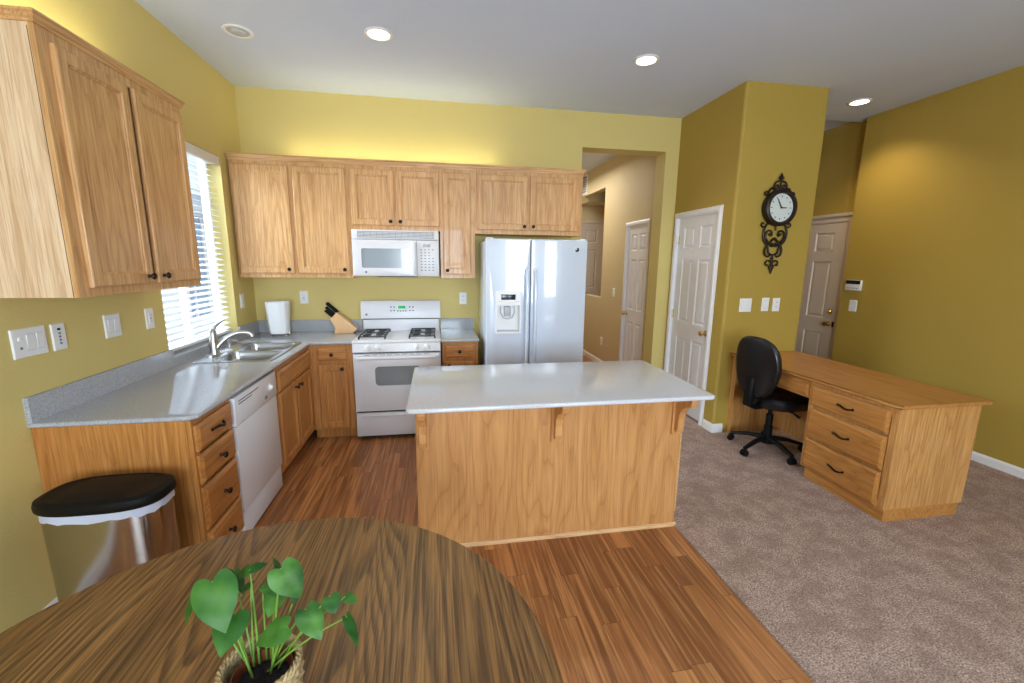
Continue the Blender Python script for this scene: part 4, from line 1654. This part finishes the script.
# ------------------------------------------------------------------ trash can
r = thing('trash_can', 'stainless steel trash can with black lid beside the oak cabinet end', 'trash can', (.392, -2.610, 0))
def canring(s, z, rx=.206, ry=.118):
    return [(p[0] * s, p[1] * s, z) for p in (sup(rx, ry, 2.9, k, 56) for k in range(56))]
m = MB()
m.loft([canring(.97, .03), canring(.985, .30), canring(1.0, .62)])
m.obj('body', 'steelcan', r)
MB().loft([canring(1.0, 0), canring(1.0, .04), canring(.98, .045)]).obj('base', 'blackplastic', r)
random.seed(4)
m = MB()
rs = []
for j, z in enumerate((.635, .628, .612, .598)):
    ring = []
    for k, (x, y, _) in enumerate(canring(1.015 + .008 * (j % 2), z)):
        wv = .004 * math.sin(k * 1.9) + .003 * math.sin(k * .7 + 1)
        ring.append((x * (1 + wv * 1.5), y * (1 + wv * 1.5), z + (wv if j > 1 else 0)))
    rs.append(ring)
m.loft(rs, cap0=False, cap1=False)
m.obj('bin_liner', 'bag', r)
m = MB()
m.loft([canring(1.02, .632, .211, .123), canring(1.045, .638, .211, .123), canring(1.05, .655, .211, .123), canring(1.03, .670, .211, .123), canring(.97, .676, .211, .123), canring(.9, .679, .211, .123), canring(.86, .676, .211, .123), canring(.6, .681, .211, .123), canring(.2, .683, .211, .123)])
m.obj('lid', 'blackplastic', r)
m = MB()
m.box(-.06, .06, -.16, -.10, .012, .03, .006)
m.obj('pedal', 'steel', r)

# ------------------------------------------------------------------ round table
TX, TY, TR, TZ = 1.290, -3.712, .655, .74
r = thing('round_table', 'round dark-stained oak dining table in the foreground', 'table', (TX, TY, 0))
m = MB()
prof = [(.0005, TZ - .032), (TR - .03, TZ - .032), (TR - .01, TZ - .028), (TR, TZ - .018), (TR - .002, TZ - .006), (TR - .008, TZ), (TR - .03, TZ), (.0005, TZ)]
m.lathe(prof, (0, 0, 0), 96)
m.obj('tabletop', 'tabletop', r)
m = MB()
m.lathe([(.10, .10), (.12, .14), (.07, .22), (.055, .40), (.075, .55), (.05, .62), (.12, .66), (.30, .69), (.30, .708)], (0, 0, 0), 32)
m.obj('pedestal', 'tablewood', r)
for k in range(4):
    a = PI / 4 + k * PI / 2
    m = MB()
    m.tube([(math.cos(a) * .06, math.sin(a) * .06, .16), (math.cos(a) * .22, math.sin(a) * .22, .12), (math.cos(a) * .36, math.sin(a) * .36, .04), (math.cos(a) * .40, math.sin(a) * .40, .022)], [.045, .036, .026, .022], 10)
    m.obj('foot', 'tablewood', r)

# ------------------------------------------------------------------ potted plant
PX, PY = 1.372, -3.705
r = thing('potted_plant', 'green heart-leaf plant in a braided basket on the round table', 'plant', (PX, PY, TZ))
POT = Matrix.Diagonal((.80, .80, 1, 1))
m = MB()
N = 72
def bring(rad, z, amp=.0025, ph=0):
    return [(math.cos(2 * PI * k / N) * (rad + amp * math.cos(18 * 2 * PI * k / N + ph)), math.sin(2 * PI * k / N) * (rad + amp * math.cos(18 * 2 * PI * k / N + ph)), z) for k in range(N)]
rs = [bring(.060, .001), bring(.066, .004)]
nrow = 9
for j in range(nrow):
    rad = .066 + .018 * math.sin(PI * .62 * j / (nrow - 1))
    for dz, dr in ((.002, 0), (.006, .0035), (.010, 0)):
        rs.append(bring(rad + dr, .004 + j * .0115 + dz, .002, PI * (j % 2)))
rs += [bring(.079, .108, 0), bring(.074, .107, 0), bring(.070, .05, 0), bring(.02, .045, 0)]
m.loft(rs)
m.xf(POT)
m.obj('basket', 'basket', r)
m = MB()
for ph in (0, 2 * PI / 3, 4 * PI / 3):
    pts = []
    for k in range(121):
        a = 2 * PI * k / 120
        b = a * 13 + ph
        pts.append((math.cos(a) * (.080 + .004 * math.cos(b)), math.sin(a) * (.080 + .004 * math.cos(b)), .109 + .004 * math.sin(b)))
    m.tube(pts, .0042, 6, cap=False)
m.xf(POT)
m.obj('braided_rim', 'basket', r)
m = MB()
m.lathe([(.052, .046), (.060, .098), (.063, .098), (.063, .093), (.060, .091)], (.004, -.004, 0), 36, cap=False)
m.lathe([(.0585, .098), (.050, .05)], (.004, -.004, 0), 36, cap=False)
m.xf(POT)
m.obj('inner_pot', 'terracotta', r)
random.seed(7)
m = MB()
rs = []
for rad in (.057, .045, .03, .015, .002):
    rs.append([(.004 + math.cos(2 * PI * k / 30) * rad, -.004 + math.sin(2 * PI * k / 30) * rad, .078 + random.uniform(-.003, .004) + (.004 if rad < .04 else 0)) for k in range(30)])
m.loft(rs)
for _ in range(60):
    a, q = random.uniform(0, 2 * PI), random.uniform(0, .045)
    p = Vector((.004 + math.cos(a) * q, -.004 + math.sin(a) * q, .083))
    d_ = Vector((random.uniform(-1, 1), random.uniform(-1, 1), random.uniform(.0, .5))).normalized()
    m.tube([p - d_ * .008, p + Vector((0, 0, .003)), p + d_ * .008], .0009, 4)
m.xf(POT)
m.obj('soil', 'soil', r, smooth=False)


def leaf_mesh(L, Wd, curl=.22, fold=.16):
    """heart leaf: attached at the origin (the notch), tip along +y, face up +z"""
    m = MB()
    bm = m.bm
    out = smoothpath([(0, 0), (.12, -.12), (.32, -.15), (.47, .03), (.5, .26), (.40, .54), (.20, .80), (0, 1.0)], 4)
    nv = 5
    def P(x, y):
        u = max(0, y / L)
        return (x, y, fold * abs(x) - curl * L * u * u - .9 * abs(x) * abs(x) / max(Wd, .01) * .5 + .012 * L * math.sin(y / L * 11 + x / Wd * 5))
    for s_ in (-1, 1):
        grid = []
        for i, (bx, by) in enumerate(out):
            u = i / (len(out) - 1)
            row = []
            for j in range(nv + 1):
                v = j / nv
                row.append(bm.verts.new(P(s_ * bx * Wd * v, (u * (1 - v) + by * v) * L)))
            grid.append(row)
        for a, b in zip(grid, grid[1:]):
            for j in range(nv):
                vs = [a[j], a[j + 1], b[j + 1], b[j]]
                bm.faces.new(vs if s_ > 0 else vs[::-1])
    bmesh.ops.remove_doubles(bm, verts=bm.verts, dist=1e-6)
    bmesh.ops.recalc_face_normals(bm, faces=bm.faces)
    bmesh.ops.solidify(bm, geom=bm.faces[:], thickness=.0005)
    return m


# leaves: attach point, tip point (relative to the pot foot), half-facing direction, width ratio
LEAVES = []
def CP(px, py, dist):
    return _F, _R2, _U2

LEAVES_DATA = [[-0.0671, 0.0107, 0.28, -0.0347, -0.0411, 0.225, 0.0, -0.55, 0.85, 0.0704, -0.0155, -0.0002], [-0.0381, 0.0094, 0.21, -0.0417, -0.0433, 0.185, 0.1, -0.6, 0.8, 0.0557, -0.0249, 0.0134], [-0.1305, 0.0678, 0.22, -0.1387, 0.0299, 0.185, -0.6, -0.3, 0.7, 0.0321, -0.0285, 0.0199], [-0.07, 0.0599, 0.24, -0.0909, 0.0942, 0.25, -0.2, -0.2, 1.0, 0.0321, -0.0353, 0.0236], [-0.0245, 0.0524, 0.27, -0.0425, 0.044, 0.26, 0.0, -0.3, 1.0, 0.0244, -0.0217, 0.0501], [-0.0197, 0.0489, 0.27, 0.0034, 0.058, 0.275, 0.0, -0.4, 1.0, 0.0205, -0.0141, 0.0284], [-0.0673, 0.0864, 0.24, -0.036, 0.046, 0.23, 0.2, -0.4, 1.0, 0.0234, -0.022, 0.0238], [-0.0225, 0.0446, 0.24, -0.0456, 0.0526, 0.23, 0.0, -0.3, 1.0, 0.0206, -0.0233, 0.0275], [0.0536, -0.0074, 0.305, 0.0884, -0.0258, 0.26, 0.1, -0.55, 0.85, 0.0544, 0.0147, 0.0078], [0.0431, 0.0109, 0.29, 0.029, 0.0364, 0.305, 0.7, -0.3, 0.4, 0.0144, 0.0171, 0.0157], [0.023, 0.0383, 0.22, 0.0159, 0.0093, 0.2, 0.0, -0.6, 0.8, 0.0376, 0.0025, 0.0384], [0.058, -0.0217, 0.2, 0.0066, -0.0314, 0.185, 0.05, -0.5, 0.85, 0.0442, 0.014, 0.0019], [0.0856, 0.001, 0.21, 0.1163, -0.0338, 0.18, 0.1, -0.6, 0.8, 0.0457, 0.0109, 0.0155], [0.128, 0.0025, 0.23, 0.1402, -0.0178, 0.215, 0.2, -0.5, 0.8, 0.0349, 0.0236, 0.0108], [0.1539, 0.01, 0.22, 0.176, 0.0048, 0.215, 0.1, -0.4, 0.9, 0.0206, 0.0105, 0.0193], [0.1628, -0.0295, 0.21, 0.188, -0.0499, 0.17, 0.5, -0.3, 0.7, 0.0215, 0.0064, 0.0067], [-0.0023, 0.0483, 0.23, 0.0237, 0.0323, 0.225, 0.0, -0.4, 0.9, 0.017, -0.0036, 0.0355], [0.0696, 0.0051, 0.24, 0.0633, -0.0005, 0.225, 0.3, -0.5, 0.6, 0.0145, 0.0125, 0.0175]]
for (ax, ay, az, tx, ty, tz, nx, ny, nz, wd, sx_, sy_) in LEAVES_DATA:
    A, T_, Nn = Vector((ax, ay, az)), Vector((tx, ty, tz)), Vector((nx, ny, nz)).normalized()
    Ln = (T_ - A).length
    m = leaf_mesh(Ln * 1.04, wd)
    yv = (T_ - A).normalized()
    xv = yv.cross(Nn).normalized()
    zv = xv.cross(yv)
    mat = Matrix(((xv.x, yv.x, zv.x, ax), (xv.y, yv.y, zv.y, ay), (xv.z, yv.z, zv.z, az), (0, 0, 0, 1)))
    m.xf(mat)
    m.obj('leaf', 'leaf', r)
    s0 = Vector((sx_, sy_, .083))
    mid1 = s0.lerp(A, .45) + Vector((0, 0, .02))
    st = MB()
    P = [s0, mid1, A - yv * .002]
    pts = []
    for i in range(11):
        t = i / 10
        pts.append(P[0] * (1 - t) ** 2 + P[1] * 2 * t * (1 - t) * 1.0 + P[2] * t * t)
    st.tube(pts, [.0022 - .0009 * i / 10 for i in range(11)], 6)
    st.obj('stem', 'stem', r)

# ------------------------------------------------------------------ slim light strips lying on top of the wall cabinets
def strip_light(name, label, loc, rz, length, power):
    r = thing(name, label, 'strip light', loc, rz)
    MB().box(-length / 2, length / 2, -.02, .02, 0, .025, .004).obj('housing', 'plastic', r)
    a = area_light('strip_glow', (0, 0, .03), (PI, 0, 0), length, .03, power, (1.0, .93, .62))
    a.parent = r
    return r


strip_light('cabinet_top_light', 'slim white light strip lying on top of the back wall cabinets', (1.35, -.12, 2.426), 0, 1.9, 4)
strip_light('cabinet_top_light', 'slim white light strip lying on top of the left wall cabinet', (.12, -2.02, 2.426), PI / 2, .7, 3)
